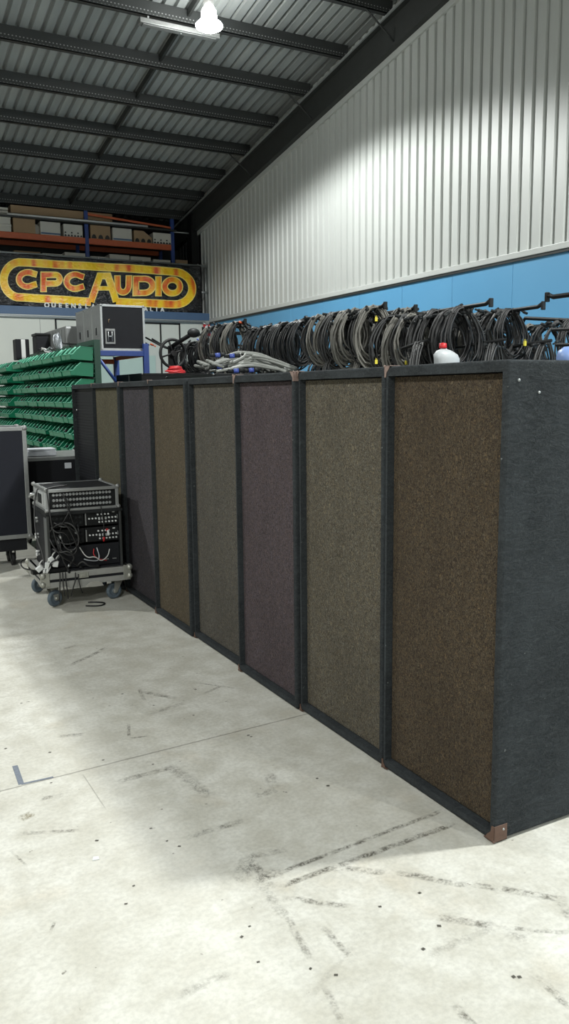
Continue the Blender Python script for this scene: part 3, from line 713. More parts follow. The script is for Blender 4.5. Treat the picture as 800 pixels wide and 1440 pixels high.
# ================================================================== RACKING ABOVE THE OFFICE
YR = 15.9
def rx(x, y): p_ = at(x, y, 'Y', YR); return p_
root = empty('storage_racking', (4.3, YR, 3.135), 'blue and orange storage racking above the office', 'racking'); R0 = Vector(root.location)
for xx in (6.04, 4.31, 2.45):
    for yy in (YR, YR+.72):
        b = MB(); b.box(Vector((xx-.035, yy-.03, 3.135))-R0, Vector((xx+.035, yy+.03, 5.02 if yy == YR else 4.9))-R0, .004); b.build('upright', 'blue_rack', root)
for z0, z1 in ((4.41, 4.52),):
    for yy in (YR-.03, YR+.7):
        for xa, xb in ((2.485, 4.275), (4.345, 6.005), (.6, 2.415)):
            b = MB(); b.box(Vector((xa, yy, z0))-R0, Vector((xb, yy+.04, z1))-R0, .006); b.build('beam', 'orange_rack', root)
for yy in (YR-.03,):
    for xa, xb in ((4.345, 6.005),):
        b = MB(); b.prism([Vector((xa, yy, 4.94))-R0, Vector((xb, yy, 4.83))-R0, Vector((xb, yy, 4.865))-R0, Vector((xa, yy, 4.98))-R0], (0, .04, 0)); 
        b.build('beam', 'orange_rack', root)
for z0 in (4.50, 3.60):
    b = MB(); b.box(Vector((.6, YR+.0, z0))-R0, Vector((6.03, YR+.72, z0+.02))-R0); b.build('shelf_board', 'dark_steel', root)
b = MB(); b.cyl(Vector((6.06, YR-.02, 4.775))-R0, Vector((6.54, YR-.02, 4.77))-R0, .014, 8); b.build('tie_bar', 'steel', root)
def carton(x0, x1, z0, z1, d, mt, label, kind, y=YR-.02, rz=0.):
    cx_ = (x0+x1)/2; w_ = (x1-x0)/2
    root = empty('archive_box', (cx_, y+d/2, z0), label, 'box', 'boxes on the racking above the office', rz)
    b = MB(); h = z1-z0
    if kind == 'cut':                          # magazine-file shape with one sloped side
        b.prism([(-w_, -d/2, 0), (w_, -d/2, 0), (w_, -d/2, h*.45), (w_*.05, -d/2, h), (-w_, -d/2, h)], (0, d, 0))
    else: b.box((-w_, -d/2, 0), (w_, d/2, h), .006)
    b.build('carton', mt, root)
    if kind == 'lid':
        b = MB(); b.box((-w_-.006, -d/2-.006, h*.72), (w_+.006, d/2+.006, h+.008), .006); b.build('lid', mt, root)
    if kind in ('scallop', 'cut', 'lidscallop'):
        n = 6 if kind == 'scallop' else 3; b = MB(); r = w_/n*.72
        for k in range(n):
            cxk = -w_+w_*2*(k+.5)/n; pts = [(cxk+r*math.cos(PI*j/8), -d/2-.003, .004+r*1.6*math.sin(PI*j/8)) for j in range(9)]
            b.prism(pts, (0, .002, 0))
            if kind == 'scallop' and k % 2 == 0:
                pts = [(cxk+r*.8*math.cos(PI*j/8), -d/2-.003, .06+r*1.3*math.sin(PI*j/8)) for j in range(9)]; b.prism(pts, (0, .002, 0))
        b.build('printed_scallops', 'p_dark', root)
    if kind == 'band':
        b = MB(); b.box((-w_*.96, -d/2-.003, .012), (w_*.98, -d/2-.001, .04)); b.build('printed_band', 'blue_trim', root)
    return root
Zs = 4.522
def xat(px_, py=330): return rx(px_, py).x
carton(2.40, xat(16), Zs, Zs+.125, .4, 'boxwhite', 'white flat box at the left end of the upper shelf, lower of two', 'lid')
carton(2.40, xat(15.5), Zs+.135, Zs+.26, .4, 'boxwhite', 'white flat box at the left end of the upper shelf, upper of two', 'lid')
carton(xat(19), xat(50), Zs, Zs+.27, .4, 'tan', 'large plain tan carton on the upper shelf beside the flat white boxes', 'plain')
b = MB(); b.cyl((0, -.19, .10), (0, .2, .10), .10, 20); o = b.build('paper_roll', 'boxwhite', None, (xat(52.5)-.02, YR+.30, Zs)); tag(o, 'white paper roll lying on the upper shelf beside the large tan carton', 'roll')
carton(xat(57), xat(85), Zs, Zs+.235, .4, 'boxwhite', 'white archive box with a blue band between tan carton and blue upright', 'band')
carton(xat(89.5), xat(116), Zs, Zs+.225, .4, 'boxwhite', 'white archive box with black scallops left of the blue middle upright', 'scallop')
carton(xat(127), xat(155), Zs, Zs+.25, .4, 'tan', 'tan archive box with black scallops right of the blue middle upright', 'lidscallop')
carton(xat(158), xat(185), Zs, Zs+.235, .4, 'boxwhite', 'white archive box with a blue band, second right of the middle upright', 'band')
carton(xat(188), xat(213), Zs, Zs+.22, .4, 'tan', 'tan magazine box with a cut-away sloping side on the upper shelf', 'cut')
carton(xat(215), xat(240), Zs, Zs+.21, .4, 'boxwhite', 'white archive box with black scallops at the right end upright', 'scallop')
Zl = 3.622
for k, (a, c_, mt, z1, lab) in enumerate(((20, 57, 'tan', 4.135, 'tan carton top showing above the banner, leftmost of the lower shelf'), (60, 88, 'boxwhite', 4.10, 'white box top above the banner, second from left on the lower shelf'),
      (91, 120, 'boxwhite', 4.165, 'taller white box above the banner just left of the middle upright'), (127, 152, 'boxwhite', 4.13, 'white box above the banner just right of the middle upright'),
      (154, 181, 'boxwhite', 4.20, 'grey white box with a lid above the banner, second right of the middle upright'), (183, 211, 'boxwhite', 4.19, 'grey white lidded box above the banner, third right of the middle upright'),
      (215, 239, 'boxwhite', 4.16, 'white scalloped box above the banner at the right end of the lower shelf'))):
    z1 = rx((a+c_)/2, [353.5, 357, 355.6, 361, 359, 362, 365.5][k]).z
    carton(xat(a, 365), xat(c_, 365), Zl, z1, .4, mt, lab, 'lid' if k in (4, 5) else 'plain')
o = carton(6.10, 6.36, 3.137, 4.245, .35, 'tan', 'tall tan carton standing on the office roof right of the racking', 'plain', YR+.0)
b = MB(); b.box((-.95, -.17, 0), (.95, .17, .145), .01); o = b.build('long_carton', 'tan', None, (xat(18, 300)+.93, YR+.25, 4.88)); tag(o, 'long flat brown carton lying across the top of the racking', 'box')
for k in range(3):
    b = MB(); b.box((-.5, -.03, 0), (.35, .03, .045), .008); o = b.build('tube_length', 'boxwhite', None, (2.55, YR+.08, 4.80+.056*k)); tag(o, 'white length of tube at the top left of the racking, %s of three' % ['lowest', 'middle', 'topmost'][k], 'tube', 'white tubes on the racking')
b = MB(); b.cyl((0, 0, 0), (2.65, .0, .0), .022, 8); o = b.build('long_pole', 'white', None, (2.86, YR-.06, 4.825)); tag(o, 'long white pole lying along the top of the racking', 'pole')
b = MB(); b.box((2.45, YR-.1, 4.775), (6.1, YR+.72, 4.80)); b.build('shelf_board', 'dark_steel', root, tuple(-R0))

# ================================================================== LAMPS
bulb, nt, bs = new_mat('lamp_glow'); bs.inputs['Emission Color'].default_value = (.97, 1, .96, 1); bs.inputs['Emission Strength'].default_value = 58; bs.inputs['Base Color'].default_value = (1, 1, 1, 1)
def high_bay(x, y, z, power, label):
    root = empty('high_bay_lamp', (x, y, z), label, 'lamp', 'high bay lamps')
    b = MB(); b.cyl((0, 0, .185), (0, 0, .36), .06, 18); b.cyl((0, 0, .36), (0, 0, zs(y)-z-.01), .012, 8); b.build('housing', 'alu_dull', root)
    b = MB(); b.lathe([(.04, .185), (.07, .175), (.085, .14), (.092, .08), (.098, .03), (.14, .015), (.158, -.005), (.155, -.03), (.12, -.05), (.07, -.062), (.0, -.066)], 28); b.build('glowing_bell', bulb, root)
    ld = bpy.data.lights.new('high_bay_light', 'SPOT'); ld.energy = power; ld.spot_size = math.radians(154); ld.spot_blend = .27; ld.shadow_soft_size = .14; ld.color = (.975, 1, .975)
    lo = bpy.data.objects.new('high_bay_light', ld); COL.objects.link(lo); lo.location = (x, y, z-.24)
    return root
PWR = 1000
high_bay(4.10, 9.38, 5.83, PWR*.70, 'glowing high bay lamp hanging from the roof above the cable racks')
for x, y, k in ((4.63, 1.147, 1.25), (-3.2, 9.4, .9), (-3.2, 1.06, .7), (4.63, -5.0, .6), (-3.2, -5.0, .8)):
    high_bay(x, y, 6.14 if y > -2 else 6.6, PWR*k, 'high bay lamp outside the frame over the %s' % ('near end of the cable racks' if (x > 0 and y > 0) else 'open floor'))
root = empty('light_batten', (3.98, 10.02, 5.99), 'unlit white batten light fixed under a roof purlin beside the glowing lamp', 'light')
b = MB(); b.box((-.52, -.06, -.03), (.52, .06, .03), .008); b.build('body', 'alu_dull', root)
b = MB(); b.box((-.48, -.045, -.042), (.48, .045, -.030), .006); b.build('diffuser', 'wear', root)
b = MB(); b.cyl((.02, 0, -.05), (.02, 0, -.04), .012, 10); b.build('sensor', 'steel', root)
for xx in (-.4, .4):
    b = MB(); b.box((xx-.01, -.01, .03), (xx+.01, .01, zp(10.02)-5.99+.01)); b.build('bracket', 'steel', root)

# ================================================================== RACK TROLLEY
def R3(rz, o): return Matrix.Translation(o) @ Matrix.Rotation(rz, 4, 'Z')
DX, DY = .66, .62
dol = empty('equipment_dolly', (1.505, 6.23, 0), 'grey castored dolly carrying the two equipment racks', 'dolly', None, math.radians(-1.5))
X, Y = DX/2, DY/2
b = MB(); b.box((-X+.01, -Y+.01, .235), (X-.01, Y-.01, .262)); b.build('deck', 'greywood', dol)
b = MB()
for s_ in (-1, 1):
    b.box((-X, s_*Y, .215), (X, s_*(Y-.03), .262), .004); b.box((s_*X, -Y, .215), (s_*(X-.03), Y, .262), .004)
b.build('upper_rail', 'greywood', dol)
b = MB()
for s_ in (-1, 1):
    b.box((-X+.008, s_*(Y-.006), .195), (X-.008, s_*(Y-.03), .216)); b.box((s_*(X-.006), -Y+.008, .195), (s_*(X-.03), Y-.008, .216))
b.build('dark_gap_strip', 'black', dol)
b = MB()
for s_ in (-1, 1):
    for q in ([(-X, .195), (X, .195), (X, .155), (X-.22, .155), (X-.25, .168), (.02, .168), (-.02, .14), (-X+.2, .14), (-X+.16, .155), (-X, .155)],):
        b.prism([(p_[0], s_*Y, p_[1]) for p_ in q], (0, -s_*.022, 0))
    b.prism([(s_*X, p_, z_) for p_, z_ in ((-Y, .195), (Y, .195), (Y, .155), (.1, .165), (-.1, .165), (-Y, .155))], (-s_*.022, 0, 0))
b.build('lower_skirt', 'greywood', dol)
for sx_ in (-1, 1):
    for sy_ in (-1, 1):
        c = MB(); c.box((sx_*(X+.004), sy_*(Y+.004), .165), (sx_*(X-.055), sy_*(Y-.0), .268), .003); c.box((sx_*(X+.004), sy_*(Y+.004), .165), (sx_*(X-.0), sy_*(Y-.055), .268), .003)
        c.sphere((sx_*(X-.006), sy_*(Y-.006), .25), .026, 10, 8); c.sphere((sx_*(X-.006), sy_*(Y-.006), .185), .024, 10, 8); c.build('corner_bracket', 'zinc', dol)
        cas = MB(); cx_, cy_ = sx_*(X-.085), sy_*(Y-.085); off = {(-1, -1): (.01, -.03), (1, -1): (-.03, -.01), (-1, 1): (-.02, .03), (1, 1): (.02, .02)}[(sx_, sy_)]
        wx, wy = cx_+off[0], cy_+off[1]; ax = Vector((off[1], -off[0], 0)).normalized() if sx_ < 0 else Vector((.35, -.93, 0)).normalized()
        ax = {(-1, -1): Vector((.45, -.9, 0)), (1, -1): Vector((.25, -.97, 0)), (-1, 1): Vector((.5, -.86, 0)), (1, 1): Vector((.9, -.3, 0))}[(sx_, sy_)].normalized()
        cas.cyl((cx_, cy_, .140), (cx_, cy_, .155), .042, 14)
        for s_ in (-1, 1):
            o_ = ax*.024*s_
            cas.prism([Vector((cx_, cy_, .142))+o_+ax.cross(Vector((0, 0, 1)))*.035, Vector((cx_, cy_, .142))+o_-ax.cross(Vector((0, 0, 1)))*.035, Vector((wx, wy, .05))+o_-ax.cross(Vector((0, 0, 1)))*.012, Vector((wx, wy, .05))+o_+ax.cross(Vector((0, 0, 1)))*.012], ax*.004*s_)
        cas.cyl(Vector((wx, wy, .064))-ax*.032, Vector((wx, wy, .064))+ax*.032, .010, 8)
        co = cas.build('caster', 'zinc', dol)
        wl = MB(); wl.ring((wx, wy, .064), ax, .047, .017, 26, 10); wl.cyl(Vector((wx, wy, .064))-ax*.013, Vector((wx, wy, .064))+ax*.013, .036, 20); wl.build('wheel', 'rubber_grey', co)
        wl = MB(); wl.cyl(Vector((wx, wy, .064))-ax*.018, Vector((wx, wy, .064))+ax*.018, .018, 14); wl.build('hub', 'alu_dull', co)
c = MB(); c.box((-.07, -Y-.006, .206), (.01, -Y+.0, .25), .003); c.box((-.05, -Y-.012, .215), (-.01, -Y-.004, .24), .003); c.build('latch', 'zinc', dol)
c = MB(); c.box((-X-.006, -.04, .206), (-X, .05, .25), .003); c.build('latch', 'zinc', dol)

# lower rack
lx0, lx1, ly0, ly1, lz0, lz1 = -.272, .272, -.272, .25, 0, .44
lr = empty('equipment_rack', (1.512, 6.225, .263), 'black amplifier rack case packed with patch panels, standing on the dolly', 'rack case', None, math.radians(-1.5))
b = MB(); th = .015
b.box((lx0, ly0, 0), (lx0+th, ly1, lz1)); b.box((lx1-th, ly0, 0), (lx1, ly1, lz1)); b.box((lx0, ly0, 0), (lx1, ly1, th)); b.box((lx0, ly0, lz1-th), (lx1, ly1, lz1)); b.box((lx0, ly1-th, 0), (lx1, ly1, lz1)); b.build('shell', 'black', lr)
b = MB()
for yy in (ly0,): b.box((lx0-.012, yy-.012, lz1-.018), (lx1+.012, ly1+.012, lz1+.004), .003)
b.build('top_rim', 'cap', lr)
for xx in (lx0-.004, lx1-.014):
    b = MB(); b.box((xx, ly0-.006, .0), (xx+.018, ly0+.012, lz1-.018), .002); b.build('front_edge', 'dark_steel', lr)
b = MB(); b.box((lx0-.005, ly0+.12, .04), (lx0+.001, ly0+.02, .40), .004); b.build('side_handle', 'side_grey', lr)
for zz in (.36, .235, .10):
    b = MB()
    for dz in (0, -.024):
        b.cyl((lx0-.002, .10, zz+dz), (lx0-.03, .10, zz+dz), .009, 10)
    b.cyl((lx0-.02, .10, zz-.01), (lx0-.035, .03, zz-.018), .006, 8); b.build('side_connector', 'white', lr)
def panel(z0, z1, x0, x1, nm, mt='blackmetal'):
    p_ = MB(); p_.box((x0, ly0+.012, z0), (x1, ly0+.022, z1), .002); return p_.build(nm, mt, lr)
fp = [panel(.325, .425, .0, .255, 'patch_panel'), panel(.20, .31, .0, .255, 'patch_panel'), panel(.325, .425, -.255, -.005, 'amplifier_face'), panel(.20, .31, -.255, -.005, 'amplifier_face'), panel(.02, .18, -.255, .255, 'blank_panel', 'black')]
dot = MB(); dot.cyl((0, 0, 0), (0, -.008, 0), .0066, 10); DOT = None
knob = MB(); knob.cyl((0, 0, 0), (0, -.014, 0), .011, 12); knob.cyl((0, -.014, 0), (0, -.018, 0), .008, 12); KNB = None
def small(proto, parent, loc):
    o = proto.copy(); COL.objects.link(o); o.parent = parent; o.location = loc; return o
rows = [(.080, [.10, .13, .155, .18]), (.052, [.035, .06, .085, .11, .135, .16, .185, .21, .235]), (.045, [.11, .135, .16]), (.022, [.11, .135, .16, .185, .21, .235])]
first = True
for pi_, z0 in ((0, .325), (1, .20)):
    for dz, xs in rows:
        for xx in xs:
            if first: DOT = dot.build('jack_socket', 'white', fp[pi_], (xx, ly0+.012, z0+dz)); first = False
            else: small(DOT, fp[pi_], (xx, ly0+.012, z0+dz))
    b = MB(); b.box((.006, ly0+.006, z0+.006), (.013, ly0+.012, z0+.094)); b.build('handle', 'alu', fp[pi_])
    b = MB(); b.box((.246, ly0+.006, z0+.04), (.251, ly0+.012, z0+.07)); b.build('handle', 'alu', fp[pi_])
    b = MB(); b.box((.21, ly0+.008, z0+.088), (.228, ly0+.012, z0+.096)); b.build('panel_label', 'white', fp[pi_])
first = True
for pi_, z0 in ((2, .325), (3, .20)):
    for dz in (.03, .07):
        for k in range(7):
            xx = -.235+.034*k
            if first: KNB = knob.build('knob', 'cap', fp[pi_], (xx, ly0+.012, z0+dz)); first = False
            else: small(KNB, fp[pi_], (xx, ly0+.012, z0+dz))
b = MB(); b.cyl((.165, ly0+.012, .285), (.165, ly0-.012, .283), .010, 10); b.build('red_plug', 'red', lr)
b = MB(); b.cyl((.168, ly0-.01, .283), (.17, ly0-.025, .245), .009, 10); b.build('white_plug', 'white', lr)
for xx, w_ in ((.12, .05), (.20, .03)):
    b = MB(); b.box((xx, ly0+.009, .055), (xx+w_, ly0+.012, .062)); b.build('panel_label', 'alu_dull', fp[4])

# upper flight case with the patch bay
uz = .263+.445
uc = empty('patch_rack', (1.512, 6.225, uz), 'aluminium edged flight case full of patch sockets, on top of the amplifier rack', 'rack case', None, math.radians(-1.5))
ux0, ux1, uy0, uy1, uh = -.268, .262, -.262, .25, .165
b = MB(); b.box((ux0, uy0, 0), (ux0+.012, uy1, uh)); b.box((ux1-.012, uy0, 0), (ux1, uy1, uh)); b.box((ux0, uy0, 0), (ux1, uy1, .012)); b.box((ux0, uy0, uh-.012), (ux1, uy1, uh)); b.box((ux0, uy1-.012, 0), (ux1, uy1, uh)); b.build('shell', 'socket_grey', uc)
b = MB(); b.box((ux0+.03, uy0+.03, uh), (ux1-.03, uy1-.03, uh+.002)); b.build('top_panel', 'black', uc)
b = MB(); e = .02; k = .003
for xx, s_ in ((ux0, 1), (ux1, -1)):
    for yy, t_ in ((uy0, 1), (uy1, -1)): b.box((xx-s_*k, yy-t_*k, 0), (xx+s_*e, yy+t_*e*.6, uh), .002)
    for zz, w_ in ((0, 1), (uh, -1)): b.box((xx-s_*k, uy0, zz-(k if w_ < 0 else 0)*w_), (xx+s_*e, uy1, zz+w_*e), .002)
for yy, t_ in ((uy0, 1), (uy1, -1)):
    for zz, w_ in ((0, 1), (uh, -1)): b.box((ux0, yy-t_*k, zz-(k if w_ < 0 else 0)*w_), (ux1, yy+t_*e*.6, zz+w_*e), .002)
b.build('edge_trim', 'alu', uc)
for xx in (ux0, ux1):
    for yy in (uy0, uy1):
        for zz in (.012, uh):
            c = MB(); c.sphere((xx, yy, zz), .017, 10, 7); c.build('ball_corner', 'alu_dull', uc)
c = MB(); c.box((ux0-.008, -.15, .032), (ux0, .06, .138), .006); o = c.build('recessed_dish', 'socket_grey', uc)
c = MB(); c.box((ux0-.010, -.12, .05), (ux0-.007, .03, .12), .003); c.build('dish_well', 'cap', o)
c = MB(); c.tube([(ux0-.006, .08, .10), (ux0-.045, .10, .10), (ux0-.055, .12, .085), (ux0-.02, .14, .07)], .014, 8); c.box((ux0-.03, .09, .055), (ux0, .15, .115), .006); c.build('butterfly_latch', 'alu', uc)
c = MB(); c.box((ux0+.02, uy0+.022, .02), (ux1-.02, uy0+.030, uh-.02)); pb = c.build('patch_bay', 'blackmetal', uc)
sk = MB(); sk.ring((0, 0, 0), (0, 1, 0), .0082, .0022, 14, 6); sk.cyl((0, .002, .001), (.001, -.012, -.003), .0042, 10); SK = None
for r_ in range(3):
    for k in range(18):
        lc = (ux0+.055+.0245*k, uy0+.020, .043+.040*r_)
        if SK is None: SK = sk.build('patch_socket', 'socket_grey', pb, lc)
        else: small(SK, pb, lc)

# cables draped over the trolley
def cable(pts, r, mt, label, name='power_cable', plug=None, n=6, smooth=3):
    p_ = [Vector(q) for q in pts]
    for _ in range(smooth):
        q = [p_[0]]
        for a, c_ in zip(p_, p_[1:]): q += [a*.75+c_*.25, a*.25+c_*.75]
        p_ = q+[p_[-1]]
    o0 = p_[0].copy(); root = empty(name, o0, label, 'cable', 'cables on the rack trolley')
    b = MB(); b.tube([q-o0 for q in p_], r, n); b.build('cable', mt, root)
    if plug:
        d = (p_[-1]-p_[-3]).normalized(); e_ = p_[-1]-o0; b = MB(); b.cyl(e_, e_+d*.035, r*1.9, 10, r*1.5); b.build('plug', plug, root)
    return root
FY = 5.955            # just in front of the lower rack's face
def fp_(x, y, dy=0.): p_ = at(x, y, 'Y', FY-dy); return (p_.x, p_.y, p_.z)
cable([(1.42, 6.1, uz+uh+.012), (1.30, 6.02, uz+uh+.014), (1.235, 5.95, uz+uh+.01), fp_(66, 690, .01), fp_(69, 715, .03), fp_(74, 745, .03), fp_(86, 782, .04), fp_(95, 800, .03)], .0062, 'cable_black', 'black cable draped over the left front corner of the patch rack', plug='cap')
cable([(1.36, 6.30, uz+uh+.012), (1.26, 6.28, uz+uh+.012), (1.215, 6.27, uz+.10), (1.19, 6.20, .66), (1.175, 6.10, .52), (1.20, 6.00, .40), fp_(62, 800, .02)], .0062, 'cable_dark', 'dark cable hanging down the left side of both racks', plug='white')
cable([fp_(70, 748, .0), fp_(78, 738, .05), fp_(92, 736, .06), fp_(102, 752, .07), fp_(110, 772, .06), fp_(102, 782, .07), fp_(88, 778, .06), fp_(82, 765, .03)], .0060, 'cable_black', 'black cable loop in front of the left amplifier faces', plug='alu')
cable([fp_(84, 736, .0), fp_(98, 735, .05), fp_(108, 745, .07), fp_(112, 762, .06), fp_(104, 775, .06), fp_(92, 772, .05), fp_(86, 758, .02)], .0060, 'cable_dark', 'dark cable loop beside the patch panels', plug='alu')
cable([fp_(78, 752, .0), fp_(86, 765, .05), fp_(84, 786, .05), fp_(72, 790, .05), fp_(68, 800, .04)], .0058, 'cable_black', 'black cable dropping to the white plugs', plug='white')
cable([fp_(92, 700, .02), fp_(100, 716, .04), fp_(88, 735, .04), fp_(84, 748, .0)], .0048, 'cable_black', 'thin black cable from the patch sockets to the left amplifier', plug='cap')
cable([fp_(88, 694, .02), fp_(96, 716, .05), fp_(104, 738, .05), fp_(112, 758, .03)], .0048, 'cable_black', 'thin black cable crossing from the patch sockets towards the panels', plug='cap')
cable([fp_(142, 712, .03), fp_(146, 735, .03), fp_(146, 755, .02)], .0042, 'cable_black', 'thin black cable hanging over the right patch panel', plug='red')
cable([fp_(112, 770, .0), fp_(122, 785, .04), fp_(134, 782, .05), fp_(142, 790, .04), fp_(152, 782, .03), fp_(154, 772, .0)], .0040, 'cable_white', 'thin white cable looping below the patch panels', 'thin_cable')
cable([fp_(136, 770, .0), fp_(140, 782, .03), fp_(138, 789, .04), fp_(124, 788, .04), fp_(118, 786, .03)], .0042, 'silver', 'pale thin cable bunched below the patch panels', 'thin_cable')
cable([fp_(132, 772, .0), fp_(131, 780, .03), fp_(138, 786, .03), fp_(150, 788, .02)], .0035, 'red_cable', 'thin red cable below the patch panels', 'thin_cable')
cable([fp_(36, 786, -.15), fp_(28, 790, -.05), fp_(32, 800, .0), fp_(48, 802, .02), fp_(60, 806, .02)], .0055, 'cable_black', 'black cable loop at the left corner of the dolly')
for k, (x0, x1, y1) in enumerate(((84, 84, 846), (88, 91, 838), (92, 96, 842), (106, 100, 838), (110, 116, 834))):
    cable([fp_(x0, 805, .03), fp_(x0+.5, 815, .06), fp_((x0+x1)/2, 826, .06), fp_(x1, y1, .05)], .0042, 'cable_black', 'black cable hanging over the dolly front, %s from its left corner' % ORD[k], 'hanging_cable')
cable([(1.46, 5.86, .006), (1.55, 5.80, .006), (1.62, 5.86, .006), (1.56, 5.93, .006), (1.50, 5.95, .006)], .006, 'cable_black', 'black cable end lying on the floor under the dolly front', 'floor_cable')
for k, (pts, mt_, pl) in enumerate((([(72, 742), (80, 750), (90, 748), (98, 758), (100, 772)], 'cable_black', 'alu'), ([(76, 735), (88, 742), (96, 740), (106, 748)], 'cable_dark', 'alu'), ([(80, 760), (92, 766), (104, 764), (112, 756), (110, 742)], 'cable_black', 'cap'),
        ([(74, 772), (84, 778), (96, 774), (106, 784), (98, 794)], 'cable_dark', 'alu'), ([(70, 758), (76, 770), (88, 784), (100, 790), (112, 796)], 'cable_black', 'cap'), ([(108, 796), (116, 788), (124, 796), (136, 796)], 'cable_dark', 'cap'))):
    cable([fp_(x, y, .02+.05*math.sin(PI*j/(len(pts)-1))) for j, (x, y) in enumerate(pts)], .0055, mt_, '%s cable tangled before the left amplifier faces, %s from the top' % (['black', 'dark'][mt_ == 'cable_dark'], ORD[k]), plug=pl)
# power board and white plugs on the dolly edge
pbd = empty('power_board', fp_(70, 812, -.005), 'black power board on the front left edge of the dolly', 'power board', None, math.radians(6)); pbd.location.z = .268
b = MB(); b.box((-.13, -.028, 0), (.13, .028, .028), .004); b.build('body', 'blackmetal', pbd)
for k, (px_, py_, an) in enumerate(((67, 796, .1), (73, 788, -.5), (78, 793, .2), (55, 800, .9))):
    p_ = at(px_, py_, 'Y', FY-.03)
    root = empty('power_plug', p_, 'white power plug on the dolly, %s' % ['front middle one with printed tag', 'upper one of the four', 'right one of the four', 'left one lying towards the corner'][k], 'plug', 'white power plugs')
    b = MB(); b.box((-.019, -.016, -.022), (.019, .016, .026), .006, Matrix.Rotation(an, 4, 'Y')); b.build('plug_body', 'white', root)
    b = MB(); b.tube([(0, 0, .02), (.01, .0, .045), (.03, .01, .06)], .005, 6); b.build('cord', 'cable_white', root)

# ================================================================== CABLE RACKS AND HANGING COILS
def coil_proto(seed, w, h, loops, r, mt, conn='cap'):
    rr = random.Random(seed); root = empty('cable_coil', (0, 0, 0)); b = MB()
    for k in range(loops):
        sw, sh = rr.uniform(.80, 1.08), rr.uniform(.86, 1.08); ox, oy = rr.uniform(-.018, .018), rr.uniform(-.035, .035); ti = rr.uniform(-.10, .10); tw = rr.uniform(-.12, .12)
        pts = []
        for i in range(26):
            a = 2*PI*i/26; s_ = math.sin(a); x = ox+w/2*sw*math.cos(a)*(1-.22*max(0, s_)); z = -h/2*sh+h/2*sh*s_+.008*rr.uniform(-1, 1)+(.004*k % .02)
            pts.append((x, oy+ti*x+tw*(z+h/2)*.6, z))
        b.tube(pts, r, 5, True)
    b.build('loops', mt, root)
    for k in range(3):
        c = MB(); x, y = rr.uniform(-.09, .09), rr.uniform(-.04, .04); d = Vector((rr.uniform(-1, 1), rr.uniform(-.8, .4), rr.uniform(-.6, .3))).normalized(); p_ = Vector((x, y, .0-.15*abs(x)))
        c.cyl(p_, p_+d*.03, .007, 7); c.cyl(p_+d*.03, p_+d*.075, .0125, 8, .011); c.build('plug', conn, root)
    c = MB(); c.ring((0, 0, -.012), (1, .2, 0), .026, .005, 12, 5); c.build('tie', 'rubber', root)
    return root
protos = {}
for nm_, mt in (('grey', 'cable_grey'), ('charcoal', 'cable_dark'), ('black', 'cable_black')):
    protos[nm_] = [coil_proto(hash_, .27, .42, 9, .0072, mt) for hash_ in (1+len(nm_), 12+len(nm_), 23+len(nm_))]
pused = {}
def put_coil(kind, p_, label, group, sc=1., rz=0., v=0):
    src = protos[kind][v % 3]; key = (kind, v % 3)
    if key in pused: o = copy_tree(src)
    else: o = src; pused[key] = 1
    o.location = p_; o.scale = (sc, 1, sc*rnd.uniform(.94, 1.06)); o.rotation_euler = (rnd.uniform(-.06, .06), rnd.uniform(-.08, .08), rz+rnd.uniform(-.18, .18))
    tag(o, label, 'cable', group); return o
arms = [  # x, y of front coil, y of last coil, top z, kinds, count, scale, description
    ('A', 4.20, 4.92, 5.92, 2.16, ['black', 'black', 'charcoal', 'black', 'charcoal', 'charcoal', 'grey', 'charcoal', 'grey', 'charcoal'], 11, 1.10, 'hook arm above the white bottle'),
    ('B', 4.72, 4.95, 5.80, 2.17, ['black', 'charcoal', 'black', 'charcoal', 'grey', 'charcoal'], 9, 1.0, 'hook arm right of the white bottle'),
    ('C', 4.10, 5.92, 6.95, 2.26, ['grey', 'grey', 'charcoal', 'grey', 'grey', 'grey', 'charcoal', 'charcoal'], 11, 1.05, 'arm of grey coils with the larger yellow tag'),
    ('D', 4.42, 5.88, 6.8, 2.25, ['grey', 'grey', 'charcoal', 'grey', 'black', 'charcoal'], 8, 1.0, 'arm of grey coils with the smaller yellow tag'),
    ('E', 4.25, 7.45, 8.55, 2.27, ['black', 'black', 'black', 'charcoal', 'black', 'black', 'charcoal'], 10, 1.05, 'all-black arm in mid rack line'),
    ('F', 4.15, 8.75, 9.75, 2.36, ['charcoal', 'grey', 'grey', 'black', 'charcoal', 'grey'], 9, 1.0, 'arm behind the pile of grey multicore'),
    ('G', 4.62, 8.35, 9.3, 2.30, ['black', 'charcoal', 'grey', 'black'], 8, .95, 'arm against the blue wall behind the multicore'),
    ('J', 5.30, 4.85, 5.95, 2.09, ['black', 'charcoal', 'black', 'grey', 'charcoal'], 8, 1.05, 'arm nearest the blue wall, right'),
    ('K', 5.05, 6.05, 6.95, 2.12, ['black', 'charcoal', 'black'], 7, 1.05, 'arm nearest the blue wall, middle'),
    ('H', 4.34, 10.35, 11.2, 2.24, ['black', 'charcoal', 'black', 'charcoal'], 8, .95, 'far arm beside the black reel ring'),
    ('I', 4.95, 10.2, 11.2, 2.16, ['black', 'grey', 'black'], 7, .9, 'far arm by the fire sign'),
]
for nm_, ax, ya, yb, zt, kinds, n, sc, desc in arms:
    for k in range(n):
        y = ya+(yb-ya)*k/(n-1); kd = kinds[k % len(kinds)]
        put_coil(kd, (ax+.015*(k % 3-1), y, zt+.012+.006*(k % 2)), '%s cable coil, %s along the %s' % (kd, ORD[k], desc), 'cable coils on the hook racks', sc*rnd.uniform(.95, 1.1), -.28, k)
